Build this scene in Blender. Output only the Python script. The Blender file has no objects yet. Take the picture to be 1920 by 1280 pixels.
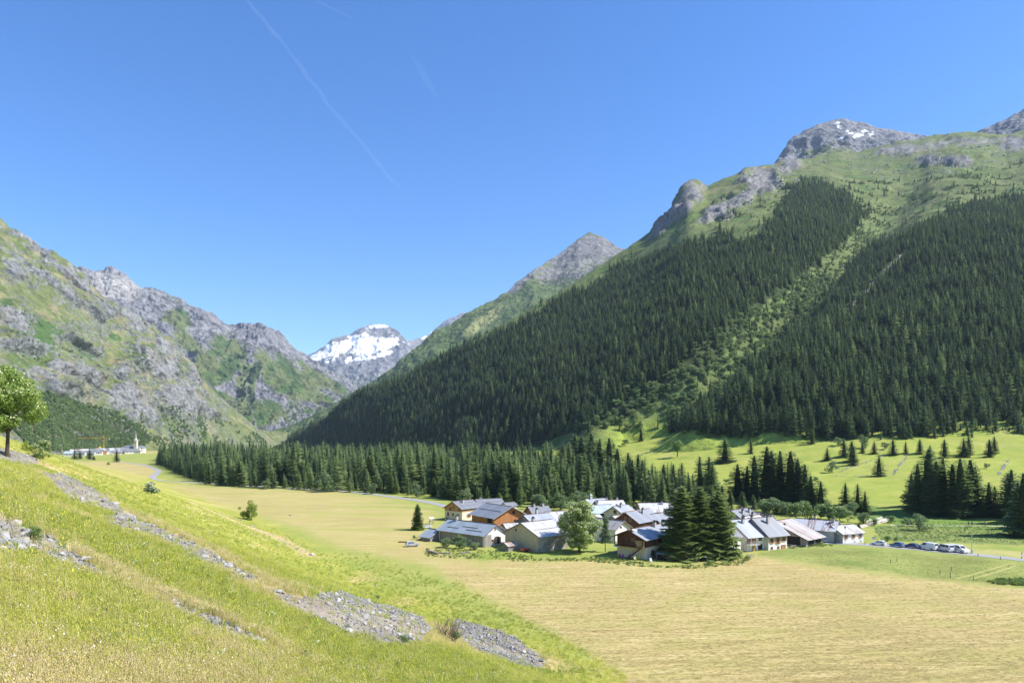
import bpy, bmesh, math, random
import numpy as np
from mathutils import Vector, Matrix

random.seed(7)
RNG = np.random.default_rng(11)
R = math.radians
sc = bpy.context.scene
COL = sc.collection

# ------------------------------------------------------------------ camera, sky, sun, exposure
CAMZ = 34.0
F = 1280.0          # focal length in photo pixels (24 mm on 36 mm, 1920 px wide)
CX, HY = 960.0, 820.0
cd = bpy.data.cameras.new('camera')
cam = bpy.data.objects.new('camera', cd)
COL.objects.link(cam)
cam.location = (0, 0, CAMZ)
cam.rotation_euler = (R(90), 0, 0)
cd.lens = 24
cd.sensor_width = 36
cd.shift_y = (HY - 640) / 1920
cd.clip_start = 0.5
cd.clip_end = 60000
sc.camera = cam

SUN_EL, SUN_AZ = 47.0, -6.0           # azimuth from +X, negative = towards behind the camera
S = Vector((math.cos(R(SUN_EL)) * math.cos(R(SUN_AZ)), math.cos(R(SUN_EL)) * math.sin(R(SUN_AZ)), math.sin(R(SUN_EL))))
world = bpy.data.worlds.new('World')
sc.world = world
world.use_nodes = True
wn, wl = world.node_tree.nodes, world.node_tree.links
bg = wn['Background']
sky = wn.new('ShaderNodeTexSky')
sky.sky_type = 'NISHITA'
sky.sun_disc = False
sky.sun_elevation = R(SUN_EL)
sky.sun_rotation = R(90 - SUN_AZ)
sky.altitude = 1500
sky.air_density = 1.0
sky.dust_density = 0.8
sky.ozone_density = 3.0
hs = wn.new('ShaderNodeHueSaturation')          # even across the whole sky
hs.inputs['Saturation'].default_value = 1.3
hs.inputs['Hue'].default_value = 0.507
wl.new(sky.outputs[0], hs.inputs['Color'])
wl.new(hs.outputs[0], bg.inputs[0])
bg.inputs[1].default_value = 0.115
sd = bpy.data.lights.new('sun', 'SUN')
sd.energy = 4.3
sd.angle = R(0.53)
sd.color = (1.0, 0.955, 0.88)
sun = bpy.data.objects.new('sun', sd)
COL.objects.link(sun)
sun.rotation_euler = S.to_track_quat('Z', 'Y').to_euler()
sun.location = (300, -100, 600)
sc.view_settings.view_transform = 'Standard'
sc.view_settings.look = 'None'
sc.view_settings.exposure = 1.12
sc.view_settings.gamma = 1
sc.cycles.use_denoising = True
sc.cycles.max_bounces = 5
sc.cycles.diffuse_bounces = 3
sc.cycles.volume_bounces = 0

# ------------------------------------------------------------------ noise
_perm = np.random.default_rng(5).permutation(4096).astype(np.int64)
_grad = np.random.default_rng(6).normal(size=(4096, 3))
_grad /= np.linalg.norm(_grad, axis=1)[:, None]
def perlin(p):
    p = np.asarray(p, float)
    i = np.floor(p).astype(np.int64)
    f = p - i
    u = f * f * f * (f * (f * 6 - 15) + 10)
    out = 0
    for dx in (0, 1):
        for dy in (0, 1):
            for dz in (0, 1):
                h = _perm[(i[:, 0] + dx) & 4095]
                h = _perm[(h + i[:, 1] + dy) & 4095]
                h = _perm[(h + i[:, 2] + dz) & 4095]
                g = _grad[h]
                d = g[:, 0] * (f[:, 0] - dx) + g[:, 1] * (f[:, 1] - dy) + g[:, 2] * (f[:, 2] - dz)
                w = (u[:, 0] if dx else 1 - u[:, 0]) * (u[:, 1] if dy else 1 - u[:, 1]) * (u[:, 2] if dz else 1 - u[:, 2])
                out = out + w * d
    return out * 1.5
def fbm(p, o=5, l=2.03, g=0.5):
    a, s, t, n = 1.0, 0.0, 0.0, np.asarray(p, float)
    for k in range(o):
        s = s + a * perlin(n + 17.3 * k)
        t += a
        a *= g
        n = n * l
    return s / t
def ridged(p, o=5, l=2.07, g=0.55):
    a, s, t, n = 1.0, 0.0, 0.0, np.asarray(p, float)
    for k in range(o):
        s = s + a * (1 - 2 * np.abs(perlin(n + 9.1 * k)))
        t += a
        a *= g
        n = n * l
    return s / t
def sst(a, b, x):
    t = np.clip((x - a) / (b - a), 0, 1)
    return t * t * (3 - 2 * t)
def inpoly(px, py, poly):
    px, py = np.asarray(px), np.asarray(py)
    c = np.zeros(px.shape, bool)
    n = len(poly)
    for i in range(n):
        x1, y1 = poly[i]
        x2, y2 = poly[(i + 1) % n]
        if y1 == y2:
            continue
        k = ((y1 > py) != (y2 > py)) & (px < (x2 - x1) * (py - y1) / (y2 - y1) + x1)
        c ^= k
    return c
def segdist(x, y, poly):
    """distance to a polyline, sign (+ on the left of its direction) and running length"""
    best = np.full(x.shape, 1e18)
    sg = np.zeros(x.shape)
    al = np.zeros(x.shape)
    acc = 0
    for (x1, y1), (x2, y2) in zip(poly[:-1], poly[1:]):
        dx, dy = x2 - x1, y2 - y1
        L = math.hypot(dx, dy)
        t = np.clip(((x - x1) * dx + (y - y1) * dy) / (L * L), 0, 1)
        ex, ey = x - (x1 + t * dx), y - (y1 + t * dy)
        d = ex * ex + ey * ey
        k = d < best
        best = np.where(k, d, best)
        sg = np.where(k, np.sign(dx * (y - y1) - dy * (x - x1)), sg)
        al = np.where(k, acc + t * L, al)
        acc += L
    return np.sqrt(best), sg, al
def ell(px, py, cx, cy, rx, ry, ang=0):
    a = R(ang)
    dx, dy = px - cx, py - cy
    u = (dx * math.cos(a) + dy * math.sin(a)) / rx
    v = (-dx * math.sin(a) + dy * math.cos(a)) / ry
    return 1 - np.sqrt(u * u + v * v)

# ------------------------------------------------------------------ helpers: mesh, objects, tags
class MB:
    def __init__(s):
        s.v, s.f = [], []
    def add(s, vs, fs):
        o = len(s.v)
        s.v += [tuple(v) for v in vs]
        s.f += [tuple(i + o for i in f) for f in fs]
        return s
    def box(s, c, d, rz=0, M=None):
        x, y, z = d[0] / 2, d[1] / 2, d[2] / 2
        vs = [Vector((a * x, b * y, e * z)) for e in (-1, 1) for a, b in ((-1, -1), (1, -1), (1, 1), (-1, 1))]
        if rz:
            m = Matrix.Rotation(rz, 3, 'Z')
            vs = [m @ v for v in vs]
        if M:
            vs = [M @ v for v in vs]
        return s.add([v + Vector(c) for v in vs], [(3, 2, 1, 0), (4, 5, 6, 7), (0, 1, 5, 4), (1, 2, 6, 5), (2, 3, 7, 6), (3, 0, 4, 7)])
    def tube(s, a, b, ra, rb, n=6, cap=True):
        a, b = Vector(a), Vector(b)
        d = (b - a).normalized()
        u = d.orthogonal().normalized()
        w = d.cross(u)
        vs = []
        for p, r in ((a, ra), (b, rb)):
            for k in range(n):
                t = 2 * math.pi * k / n
                vs.append(p + (u * math.cos(t) + w * math.sin(t)) * r)
        fs = [(k, (k + 1) % n, n + (k + 1) % n, n + k) for k in range(n)]
        if cap:
            fs += [tuple(range(n - 1, -1, -1)), tuple(range(n, 2 * n))]
        return s.add(vs, fs)
    def slab(s, pts, t):
        """polygon pts extruded downward along its normal by t"""
        P = [Vector(p) for p in pts]
        nrm = (P[1] - P[0]).cross(P[2] - P[0]).normalized()
        if nrm.z < 0:
            P.reverse()
            nrm = -nrm
        n = len(P)
        vs = P + [p - nrm * t for p in P]
        fs = [tuple(range(n)), tuple(range(2 * n - 1, n - 1, -1))] + [((k + 1) % n, k, n + k, n + (k + 1) % n) for k in range(n)]
        return s.add(vs, fs)
    def prism(s, prof, x0, x1):
        """profile in (y,z), extruded along x"""
        n = len(prof)
        vs = [(x0, y, z) for y, z in prof] + [(x1, y, z) for y, z in prof]
        fs = [tuple(range(n - 1, -1, -1)), tuple(range(n, 2 * n))] + [(k, (k + 1) % n, n + (k + 1) % n, n + k) for k in range(n)]
        return s.add(vs, fs)
    def mesh(s, name, mat=None, smooth=False):
        me = bpy.data.meshes.new(name)
        me.from_pydata(s.v, [], s.f)
        if mat:
            me.materials.append(mat)
        if smooth:
            me.polygons.foreach_set('use_smooth', [True] * len(me.polygons))
        me.update()
        return me
    def build(s, name, mat, parent=None, smooth=False):
        return put(name, s.mesh(name, mat, smooth), parent)
def put(name, data, parent=None, loc=None, rz=0, sc_=None):
    o = bpy.data.objects.new(name, data)
    COL.objects.link(o)
    if parent is not None:
        o.parent = parent
    if loc is not None:
        o.location = loc
    if rz:
        o.rotation_euler = (0, 0, rz)
    if sc_ is not None:
        o.scale = sc_ if isinstance(sc_, (tuple, list)) else (sc_,) * 3
    return o
def tag(o, label=None, cat=None, group=None, kind=None):
    if label: o['label'] = label
    if cat: o['category'] = cat
    if group: o['group'] = group
    if kind: o['kind'] = kind
    return o
def thing(name, loc, label, cat, rz=0, group=None, s=None):
    return tag(put(name, None, None, loc, rz, s), label, cat, group)

# ------------------------------------------------------------------ materials
MATS = {}
def nt(name):
    m = bpy.data.materials.new(name)
    m.use_nodes = True
    n, l = m.node_tree.nodes, m.node_tree.links
    b = n['Principled BSDF']
    b.inputs['Specular IOR Level'].default_value = 0.25
    MATS[name] = m
    return m, n, l, b
def ramp(n, l, fac, stops):
    r = n.new('ShaderNodeValToRGB')
    e = r.color_ramp.elements
    while len(e) < len(stops):
        e.new(0.5)
    for k, (p, c) in enumerate(stops):
        e[k].position = p
        e[k].color = (*c, 1)
    l.new(fac, r.inputs[0])
    return r.outputs[0]
def noise(n, l, scale, detail=4, rough=0.55, vec=None, dist=0):
    t = n.new('ShaderNodeTexNoise')
    t.inputs['Scale'].default_value = scale
    t.inputs['Detail'].default_value = detail
    t.inputs['Roughness'].default_value = rough
    t.inputs['Distortion'].default_value = dist
    if vec is not None:
        l.new(vec, t.inputs['Vector'])
    return t.outputs[0]
def mixc(n, l, a, b, fac, mode='MIX'):
    x = n.new('ShaderNodeMix')
    x.data_type = 'RGBA'
    x.blend_type = mode
    for sock, v in ((x.inputs[0], fac), (x.inputs[6], a), (x.inputs[7], b)):
        if hasattr(v, 'links') or hasattr(v, 'is_linked'):
            l.new(v, sock)
        elif isinstance(v, (int, float)):
            sock.default_value = v
        else:
            sock.default_value = (*v, 1)
    return x.outputs[2]
def mth(n, l, op, a, b=0.0, c=0.0):
    x = n.new('ShaderNodeMath')
    x.operation = op
    for k, v in enumerate((a, b, c)):
        if isinstance(v, (int, float)):
            x.inputs[k].default_value = v
        else:
            l.new(v, x.inputs[k])
    return x.outputs[0]
def bump(n, l, b, h, strength, dist):
    x = n.new('ShaderNodeBump')
    x.inputs['Strength'].default_value = strength
    x.inputs['Distance'].default_value = dist
    l.new(h, x.inputs['Height'])
    l.new(x.outputs[0], b.inputs['Normal'])
def flat(name, c, rough=0.7, var=0.15, scale=1.5, metal=0.0, bmp=0.0, spec=0.3, objvar=0.0):
    """plain painted / plastered / stone surface with soft mottling"""
    m, n, l, b = nt(name)
    tc = n.new('ShaderNodeTexCoord')
    f = noise(n, l, scale, 6, 0.6, tc.outputs['Object'])
    col = ramp(n, l, f, [(0.25, tuple(x * (1 - var) for x in c)), (0.75, tuple(min(1, x * (1 + var)) for x in c))])
    if objvar:
        oi = n.new('ShaderNodeObjectInfo')
        v = mth(n, l, 'MULTIPLY_ADD', oi.outputs['Random'], 2 * objvar, 1 - objvar)
        cc = n.new('ShaderNodeCombineColor')
        for k in range(3):
            l.new(v, cc.inputs[k])
        col = mixc(n, l, col, cc.outputs[0], 1.0, 'MULTIPLY')
    l.new(col, b.inputs['Base Color'])
    b.inputs['Roughness'].default_value = rough
    b.inputs['Metallic'].default_value = metal
    b.inputs['Specular IOR Level'].default_value = spec
    if bmp:
        bump(n, l, b, noise(n, l, scale * 6, 4, 0.6, tc.outputs['Object']), 0.6, bmp)
    return m
def leafmat(name, c1, c2, trans=0.25, rough=0.6):
    m, n, l, b = nt(name)
    oi = n.new('ShaderNodeObjectInfo')
    tc = n.new('ShaderNodeTexCoord')
    f = noise(n, l, 9.0, 3, 0.6, tc.outputs['Object'])
    k = mth(n, l, 'ADD', mth(n, l, 'MULTIPLY', oi.outputs['Random'], 0.62), mth(n, l, 'MULTIPLY', f, 0.38))
    col = ramp(n, l, k, [(0.1, c1), (0.85, c2)])
    l.new(col, b.inputs['Base Color'])
    b.inputs['Roughness'].default_value = rough
    b.inputs['Specular IOR Level'].default_value = 0.2
    if trans:
        tr = n.new('ShaderNodeBsdfTranslucent')
        l.new(mixc(n, l, col, (0.75, 1.0, 0.35), 0.25, 'MIX'), tr.inputs[0])
        mx = n.new('ShaderNodeMixShader')
        mx.inputs[0].default_value = trans
        l.new(b.outputs[0], mx.inputs[1])
        l.new(tr.outputs[0], mx.inputs[2])
        l.new(mx.outputs[0], n['Material Output'].inputs[0])
    return m
def terrainmat(name, s, bstr, bdist, rough=0.95):
    """base colour from the mesh's own ground-cover attribute, broken up by grain at world scale"""
    m, n, l, b = nt(name)
    at = n.new('ShaderNodeAttribute')
    at.attribute_name = 'cover'
    geo = n.new('ShaderNodeNewGeometry')
    f1 = noise(n, l, 1 / s, 8, 0.65, geo.outputs['Position'])
    f2 = noise(n, l, 1 / (s * 0.13), 6, 0.7, geo.outputs['Position'])
    k = ramp(n, l, mth(n, l, 'ADD', mth(n, l, 'MULTIPLY', f1, 0.5), mth(n, l, 'MULTIPLY', f2, 0.5)), [(0.36, (0.5, 0.5, 0.52)), (0.64, (1.45, 1.43, 1.38))])
    l.new(mixc(n, l, at.outputs['Color'], k, 1.0, 'MULTIPLY'), b.inputs['Base Color'])
    b.inputs['Roughness'].default_value = rough
    b.inputs['Specular IOR Level'].default_value = 0.1
    rg = n.new('ShaderNodeTexNoise')
    rg.noise_type = 'RIDGED_MULTIFRACTAL'
    rg.inputs['Scale'].default_value = 1 / (s * 0.6)
    rg.inputs['Detail'].default_value = 8
    rg.inputs['Roughness'].default_value = 0.6
    l.new(geo.outputs['Position'], rg.inputs['Vector'])
    h = mth(n, l, 'ADD', mth(n, l, 'MULTIPLY', f1, 0.7), mth(n, l, 'MULTIPLY', rg.outputs[0], 0.45))
    bump(n, l, b, h, bstr, bdist)
    return m

def mat_ground():
    m, n, l, b = nt('meadow_and_field')
    at = n.new('ShaderNodeAttribute'); at.attribute_name = 'cover'
    mk = n.new('ShaderNodeAttribute'); mk.attribute_name = 'hay'
    geo = n.new('ShaderNodeNewGeometry')
    P = geo.outputs['Position']
    mp = n.new('ShaderNodeMapping')
    mp.inputs['Rotation'].default_value = (0, 0, R(16))
    mp.inputs['Scale'].default_value = (0.045, 1.15, 1)
    l.new(P, mp.inputs['Vector'])
    st = noise(n, l, 1.0, 7, 0.68, mp.outputs[0], 0.4)
    mp2 = n.new('ShaderNodeMapping')
    mp2.inputs['Rotation'].default_value = (0, 0, R(16))
    mp2.inputs['Scale'].default_value = (0.25, 0.7, 1)
    l.new(P, mp2.inputs['Vector'])
    st2 = noise(n, l, 4.0, 6, 0.75, mp2.outputs[0])
    g1 = noise(n, l, 0.09, 5, 0.6, P)
    g2 = noise(n, l, 2.2, 8, 0.75, P)
    big = noise(n, l, 0.02, 4, 0.6, P)
    # mown hay: rows of pale straw, browner and greener bands
    hay = ramp(n, l, st, [(0.32, (0.27, 0.215, 0.09)), (0.46, (0.385, 0.31, 0.135)), (0.54, (0.44, 0.358, 0.165)), (0.68, (0.57, 0.475, 0.26))])
    hay = mixc(n, l, hay, ramp(n, l, st2, [(0.3, (0.62, 0.58, 0.5)), (0.7, (1.35, 1.35, 1.35))]), 0.85, 'MULTIPLY')
    hay = mixc(n, l, hay, (0.31, 0.30, 0.085), ramp(n, l, g1, [(0.42, (0, 0, 0)), (0.70, (0.68, 0.68, 0.68))]))
    hay = mixc(n, l, hay, (0.29, 0.215, 0.10), ramp(n, l, big, [(0.5, (0, 0, 0)), (0.75, (0.6, 0.6, 0.6))]))
    # standing grass
    gr = mixc(n, l, at.outputs['Color'], ramp(n, l, g2, [(0.3, (0.6, 0.66, 0.55)), (0.7, (1.4, 1.34, 1.4))]), 1.0, 'MULTIPLY')
    gr = mixc(n, l, gr, ramp(n, l, g1, [(0.3, (0.8, 0.9, 0.8)), (0.7, (1.2, 1.1, 1.15))]), 1.0, 'MULTIPLY')
    l.new(mixc(n, l, gr, hay, mk.outputs['Fac']), b.inputs['Base Color'])
    b.inputs['Roughness'].default_value = 0.95
    b.inputs['Specular IOR Level'].default_value = 0.08
    h = mth(n, l, 'ADD', mth(n, l, 'MULTIPLY', g2, 0.5), mth(n, l, 'MULTIPLY', st2, 0.5))
    bump(n, l, b, h, 0.8, 0.25)
    return m
def mat_metalroof(name, c, rust=0.0, ribs=3.0, rough=0.42, var=0.16):
    """coated sheet roofing: ribs down the slope, faint streaks, rust where it has it"""
    m, n, l, b = nt(name)
    tc = n.new('ShaderNodeTexCoord')
    oi = n.new('ShaderNodeObjectInfo')
    O = tc.outputs['Object']
    sep = n.new('ShaderNodeSeparateXYZ')
    l.new(O, sep.inputs[0])
    mp = n.new('ShaderNodeMapping')
    mp.inputs['Scale'].default_value = (2.2, 0.22, 0.22)
    l.new(O, mp.inputs['Vector'])
    f = noise(n, l, 1.0, 6, 0.65, mp.outputs[0])
    v = mth(n, l, 'ADD', mth(n, l, 'MULTIPLY', f, 0.75), mth(n, l, 'MULTIPLY', oi.outputs['Random'], 0.3))
    col = ramp(n, l, v, [(0.3, tuple(x * (1 - var) for x in c)), (0.8, tuple(min(1, x * (1 + var)) for x in c))])
    if rust:
        r = ramp(n, l, mth(n, l, 'ADD', f, mth(n, l, 'MULTIPLY', oi.outputs['Random'], 0.25)), [(0.72 - rust * 0.3, (0, 0, 0)), (0.82 - rust * 0.2, (1, 1, 1))])
        col = mixc(n, l, col, (0.27, 0.17, 0.125), r)
    w = n.new('ShaderNodeMath'); w.operation = 'PINGPONG'
    l.new(mth(n, l, 'MULTIPLY', sep.outputs[0], ribs), w.inputs[0]); w.inputs[1].default_value = 0.5
    h = mth(n, l, 'POWER', mth(n, l, 'MULTIPLY', w.outputs[0], 2.0), 4.0)
    l.new(col, b.inputs['Base Color'])
    b.inputs['Metallic'].default_value = 0.15
    b.inputs['Roughness'].default_value = rough
    b.inputs['Specular IOR Level'].default_value = 0.5
    bump(n, l, b, h, 0.5, 0.05)
    return m
def mat_wood(name, c, freq=5.0, var=0.3, axis=0):
    m, n, l, b = nt(name)
    tc = n.new('ShaderNodeTexCoord')
    O = tc.outputs['Object']
    sep = n.new('ShaderNodeSeparateXYZ')
    l.new(O, sep.inputs[0])
    s_ = mth(n, l, 'ADD', sep.outputs[0], sep.outputs[1]) if axis == 0 else sep.outputs[2]
    q = mth(n, l, 'MULTIPLY', s_, freq)
    wn_ = n.new('ShaderNodeTexWhiteNoise'); wn_.noise_dimensions = '1D'
    l.new(mth(n, l, 'FLOOR', q), wn_.inputs['W'])
    f = noise(n, l, 1.2, 5, 0.6, O)
    v = mth(n, l, 'ADD', mth(n, l, 'MULTIPLY', wn_.outputs[0], 0.5), mth(n, l, 'MULTIPLY', f, 0.5))
    col = ramp(n, l, v, [(0.1, tuple(x * (1 - var) for x in c)), (0.9, tuple(x * (1 + var) for x in c))])
    l.new(col, b.inputs['Base Color'])
    b.inputs['Roughness'].default_value = 0.75
    fr = mth(n, l, 'FRACT', q)
    h = mth(n, l, 'GREATER_THAN', mth(n, l, 'MULTIPLY', fr, mth(n, l, 'SUBTRACT', 1.0, fr)), 0.06)
    bump(n, l, b, h, 0.6, 0.03)
    return m
def mat_stone(name, c1, c2, scale=2.2):
    m, n, l, b = nt(name)
    tc = n.new('ShaderNodeTexCoord')
    vo = n.new('ShaderNodeTexVoronoi'); vo.inputs['Scale'].default_value = scale
    l.new(tc.outputs['Object'], vo.inputs['Vector'])
    sp = n.new('ShaderNodeSeparateColor'); l.new(vo.outputs['Color'], sp.inputs[0])
    col = ramp(n, l, sp.outputs[0], [(0.0, c1), (1.0, c2)])
    l.new(col, b.inputs['Base Color'])
    b.inputs['Roughness'].default_value = 0.9
    bump(n, l, b, vo.outputs['Distance'], 0.8, -0.12)
    return m
def mat_rock(name, c1, c2, s=3.0):
    m, n, l, b = nt(name)
    oi = n.new('ShaderNodeObjectInfo')
    tc = n.new('ShaderNodeTexCoord')
    f = noise(n, l, s, 6, 0.7, tc.outputs['Object'])
    k = mth(n, l, 'ADD', mth(n, l, 'MULTIPLY', oi.outputs['Random'], 0.5), mth(n, l, 'MULTIPLY', f, 0.5))
    l.new(ramp(n, l, k, [(0.15, c1), (0.8, c2)]), b.inputs['Base Color'])
    b.inputs['Roughness'].default_value = 0.92
    bump(n, l, b, f, 0.7, 0.08)
    return m

M_ground = mat_ground()
M_spruce = leafmat('spruce_needles', (0.03, 0.068, 0.026), (0.11, 0.175, 0.056), 0.22)
M_spruce2 = leafmat('spruce_needles_garden', (0.11, 0.16, 0.04), (0.20, 0.255, 0.075), 0.32)
M_spruceb = leafmat('spruce_needles_valley', (0.06, 0.105, 0.035), (0.17, 0.235, 0.08), 0.3)
M_larch = leafmat('larch_needles', (0.14, 0.20, 0.07), (0.24, 0.30, 0.12), 0.32)
M_core = flat('inner_branches', (0.045, 0.065, 0.028), 0.9)
M_decid = leafmat('broad_leaves', (0.085, 0.15, 0.035), (0.17, 0.25, 0.065), 0.3)
M_maple = leafmat('flowering_maple_leaves', (0.15, 0.23, 0.04), (0.24, 0.33, 0.07), 0.4)
M_blossom = leafmat('pale_flower_clusters', (0.50, 0.54, 0.28), (0.64, 0.64, 0.40), 0.3)
M_alder = leafmat('alder_leaves', (0.09, 0.15, 0.045), (0.18, 0.25, 0.09), 0.25)
M_willow = leafmat('willow_leaves', (0.10, 0.16, 0.07), (0.18, 0.24, 0.11), 0.25)
M_bushyel = leafmat('yellow_green_leaves', (0.17, 0.24, 0.03), (0.28, 0.34, 0.05), 0.3)
M_bark = flat('bark', (0.075, 0.055, 0.04), 0.9, 0.35, 4.0, bmp=0.03)
M_twig = flat('dead_twigs', (0.22, 0.17, 0.13), 0.9, 0.3, 4.0)
M_dead = leafmat('dead_spruce_needles', (0.17, 0.11, 0.09), (0.22, 0.14, 0.11), 0.1)
M_grassA = leafmat('meadow_grass_green', (0.27, 0.32, 0.05), (0.49, 0.49, 0.10), 0.45)
M_grassB = leafmat('meadow_grass_yellow', (0.45, 0.45, 0.07), (0.66, 0.62, 0.15), 0.45)
M_grassC = leafmat('meadow_grass_straw', (0.52, 0.41, 0.18), (0.74, 0.62, 0.36), 0.4)
M_flower = leafmat('yellow_flowers', (0.65, 0.50, 0.03), (0.85, 0.68, 0.06), 0.2)
M_rock = mat_rock('grey_stones', (0.13, 0.126, 0.12), (0.36, 0.35, 0.335))
M_rockd = mat_rock('weathered_boulders', (0.22, 0.20, 0.17), (0.48, 0.45, 0.40))
M_road = flat('asphalt', (0.28, 0.275, 0.275), 0.85, 0.12, 0.4)
M_track = flat('dirt_track', (0.48, 0.42, 0.32), 0.95, 0.2, 0.4)
M_plaster = flat('white_plaster', (0.70, 0.67, 0.61), 0.85, 0.08, 0.7)
M_cream = flat('cream_render', (0.62, 0.57, 0.45), 0.88, 0.1, 0.8)
M_beige = flat('old_beige_render', (0.46, 0.41, 0.29), 0.9, 0.18, 0.9, bmp=0.03)
M_greyrend = flat('grey_render', (0.42, 0.41, 0.38), 0.9, 0.14, 0.8)
M_stonew = mat_stone('rubble_stone_wall', (0.20, 0.18, 0.15), (0.42, 0.38, 0.32))
M_larchwood = mat_wood('honey_larch_boards', (0.42, 0.235, 0.095), 4.0)
M_redwood = mat_wood('orange_brown_boards', (0.36, 0.155, 0.06), 4.0)
M_darkwood = mat_wood('dark_brown_boards', (0.105, 0.052, 0.03), 4.5)
M_greywood = mat_wood('weathered_grey_boards', (0.26, 0.235, 0.21), 4.0)
M_logwood = mat_wood('stacked_firewood', (0.36, 0.25, 0.14), 6.0, 0.4, axis=1)
M_slate = mat_metalroof('slate_grey_sheet', (0.20, 0.21, 0.23), 0, 3.0, 0.5)
M_lightslate = mat_metalroof('light_grey_sheet', (0.33, 0.35, 0.39), 0, 2.0, 0.45)
M_bluesheet = mat_metalroof('blue_grey_sheet', (0.30, 0.345, 0.385), 0, 2.0, 0.45)
M_zinc = mat_metalroof('bright_zinc_sheet', (0.53, 0.535, 0.54), 0.14, 2.0, 0.4)
M_rusty = mat_metalroof('rust_streaked_sheet', (0.44, 0.42, 0.40), 0.55, 2.4, 0.55)
M_paleblue = mat_metalroof('pale_blue_sheet', (0.40, 0.47, 0.51), 0, 2.0, 0.4)
M_tilegrey = mat_metalroof('grey_tile_sheet', (0.24, 0.255, 0.285), 0, 1.6, 0.5)
M_glass = flat('window_glass', (0.03, 0.035, 0.045), 0.08, 0.1, 1, spec=0.6)
M_whitep = flat('white_paint', (0.78, 0.78, 0.76), 0.5, 0.04)
M_shut = flat('orange_brown_shutters', (0.40, 0.19, 0.07), 0.6, 0.1)
M_chim = flat('chimney_render', (0.40, 0.37, 0.33), 0.9, 0.15)
M_metal = flat('dark_metal', (0.10, 0.10, 0.11), 0.45, 0.1, metal=0.6)
M_galv = flat('galvanised_steel', (0.52, 0.53, 0.54), 0.4, 0.08, metal=0.5)
M_rubber = flat('tyre_rubber', (0.02, 0.02, 0.02), 0.85)
M_black = flat('dark_interior', (0.02, 0.018, 0.016), 0.9)

# ------------------------------------------------------------------ the lie of the land
LFOOT = [(260, -213), (15, 99), (-29, 155), (-121, 311), (-330, 622), (-620, 960), (-1400, 1720), (-2600, 2700)]
RFOOT = [(420, -300), (215, 150), (180, 245), (152, 311), (98, 385), (30, 520), (-60, 750), (-200, 1100), (-420, 1600), (-700, 2300), (-1500, 4200)]
def base_h(x, y):
    x = np.asarray(x, float); y = np.asarray(y, float)
    sh = x.shape
    x = x.ravel(); y = y.ravel()
    d, sg, _ = segdist(x, y, LFOOT)
    s = d * sg
    prof = 0.444 * np.where(s > 12, s - 6, np.where(s > -6, (s + 6) ** 2 / 54.0 * 1.0, 0)) * 1.0
    prof = np.where(s > 12, 0.444 * (s - 6) * 1.07, np.where(s > -6, 0.444 * 1.07 * (s + 6) ** 2 / 54.0, 0))
    k = np.interp(y, [-200, 100, 200, 300, 600, 1000, 2000], [1, 1.0, 0.95, 0.82, 0.53, 0.38, 0.3])
    zl = prof * k
    zl = zl - 5.5 * np.exp(-(x * x + y * y) / (2 * 45.0 ** 2)) * sst(0, 20, s)
    zl = np.minimum(zl, 90)
    d, sg, al = segdist(x, y, RFOOT)
    r = -d * sg
    kr = np.interp(y, [150, 350, 470, 560, 800], [0.06, 0.09, 0.105, 0.165, 0.19])
    rc_ = np.minimum(r, 330)
    zr = kr * np.where(rc_ > 30, rc_ - 10, np.where(rc_ > -10, (rc_ + 10) ** 2 / 80.0, 0))
    p = np.stack([x / 38, y / 38, 0 * x], 1)
    und = fbm(p, 4)
    z = zl + zr + und * (0.12 + 0.5 * sst(5, 40, s) + 1.6 * sst(20, 120, r))
    z = z + 0.35 * fbm(p * 5.3 + 3, 3) * sst(4, 15, s)
    return z.reshape(sh)
BANKS = []     # (world polyline, half width, height)
def H(x, y):
    z = base_h(x, y)
    for poly, w, hh in BANKS:
        d, sg, al = segdist(np.asarray(x, float).ravel(), np.asarray(y, float).ravel(), poly)
        d = d.reshape(np.shape(x))
        z = z + hh * np.exp(-(d / w) ** 2)
    return z
_T = np.geomspace(7, 4200, 1100)
def G(px, py, fn=None):
    """where the line of sight through a photo pixel meets the land"""
    fn = fn or H
    kx, kz = (px - CX) / F, (py - HY) / F
    gap = CAMZ - kz * _T - fn(kx * _T, _T)
    i = np.argmax(gap <= 0)
    if gap[i] > 0:
        i = len(_T) - 1
    t = _T[i]
    if i > 0:
        a, b = gap[i - 1], gap[i]
        t = _T[i - 1] + (_T[i] - _T[i - 1]) * (a / (a - b) if a != b else 0)
    x = kx * t
    return Vector((x, t, float(fn(np.array([x]), np.array([t]))[0])))
def Hs(x, y):
    return float(H(np.array([x]), np.array([y]))[0])
def P(px, py, d):
    return Vector((d * (px - CX) / F, d, CAMZ - d * (py - HY) / F))
def topx(x, y, z):
    y = np.maximum(y, 0.5)
    return CX + F * x / y, HY + F * (CAMZ - z) / y

BANK_PX = [
    ([(-60, 965), (0, 990), (60, 1012), (120, 1040), (190, 1072)], 1.1, 0.45, 26),
    ([(85, 890), (130, 915), (170, 937), (215, 955), (270, 975), (330, 1005), (400, 1035), (440, 1065), (480, 1085)], 1.3, 0.5, 20),
    ([(510, 1105), (560, 1130), (620, 1150), (690, 1165), (760, 1180), (830, 1190), (890, 1205), (950, 1222), (1010, 1240)], 2.4, 0.8, 34),
    ([(312, 1128), (350, 1143), (395, 1160), (440, 1182), (490, 1205), (530, 1225)], 0.7, 0.35, 12),
    ([(360, 942), (420, 968), (480, 992), (530, 1012), (580, 1040)], 1.0, 0.4, 9),
    ([(-40, 838), (20, 853), (60, 862), (100, 880)], 1.2, 0.5, 12),
]
_tmp = []
for pxs, w, hh, wp in BANK_PX:
    _tmp.append(([tuple(G(a, b, base_h)[:2]) for a, b in pxs], w, hh))
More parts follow.
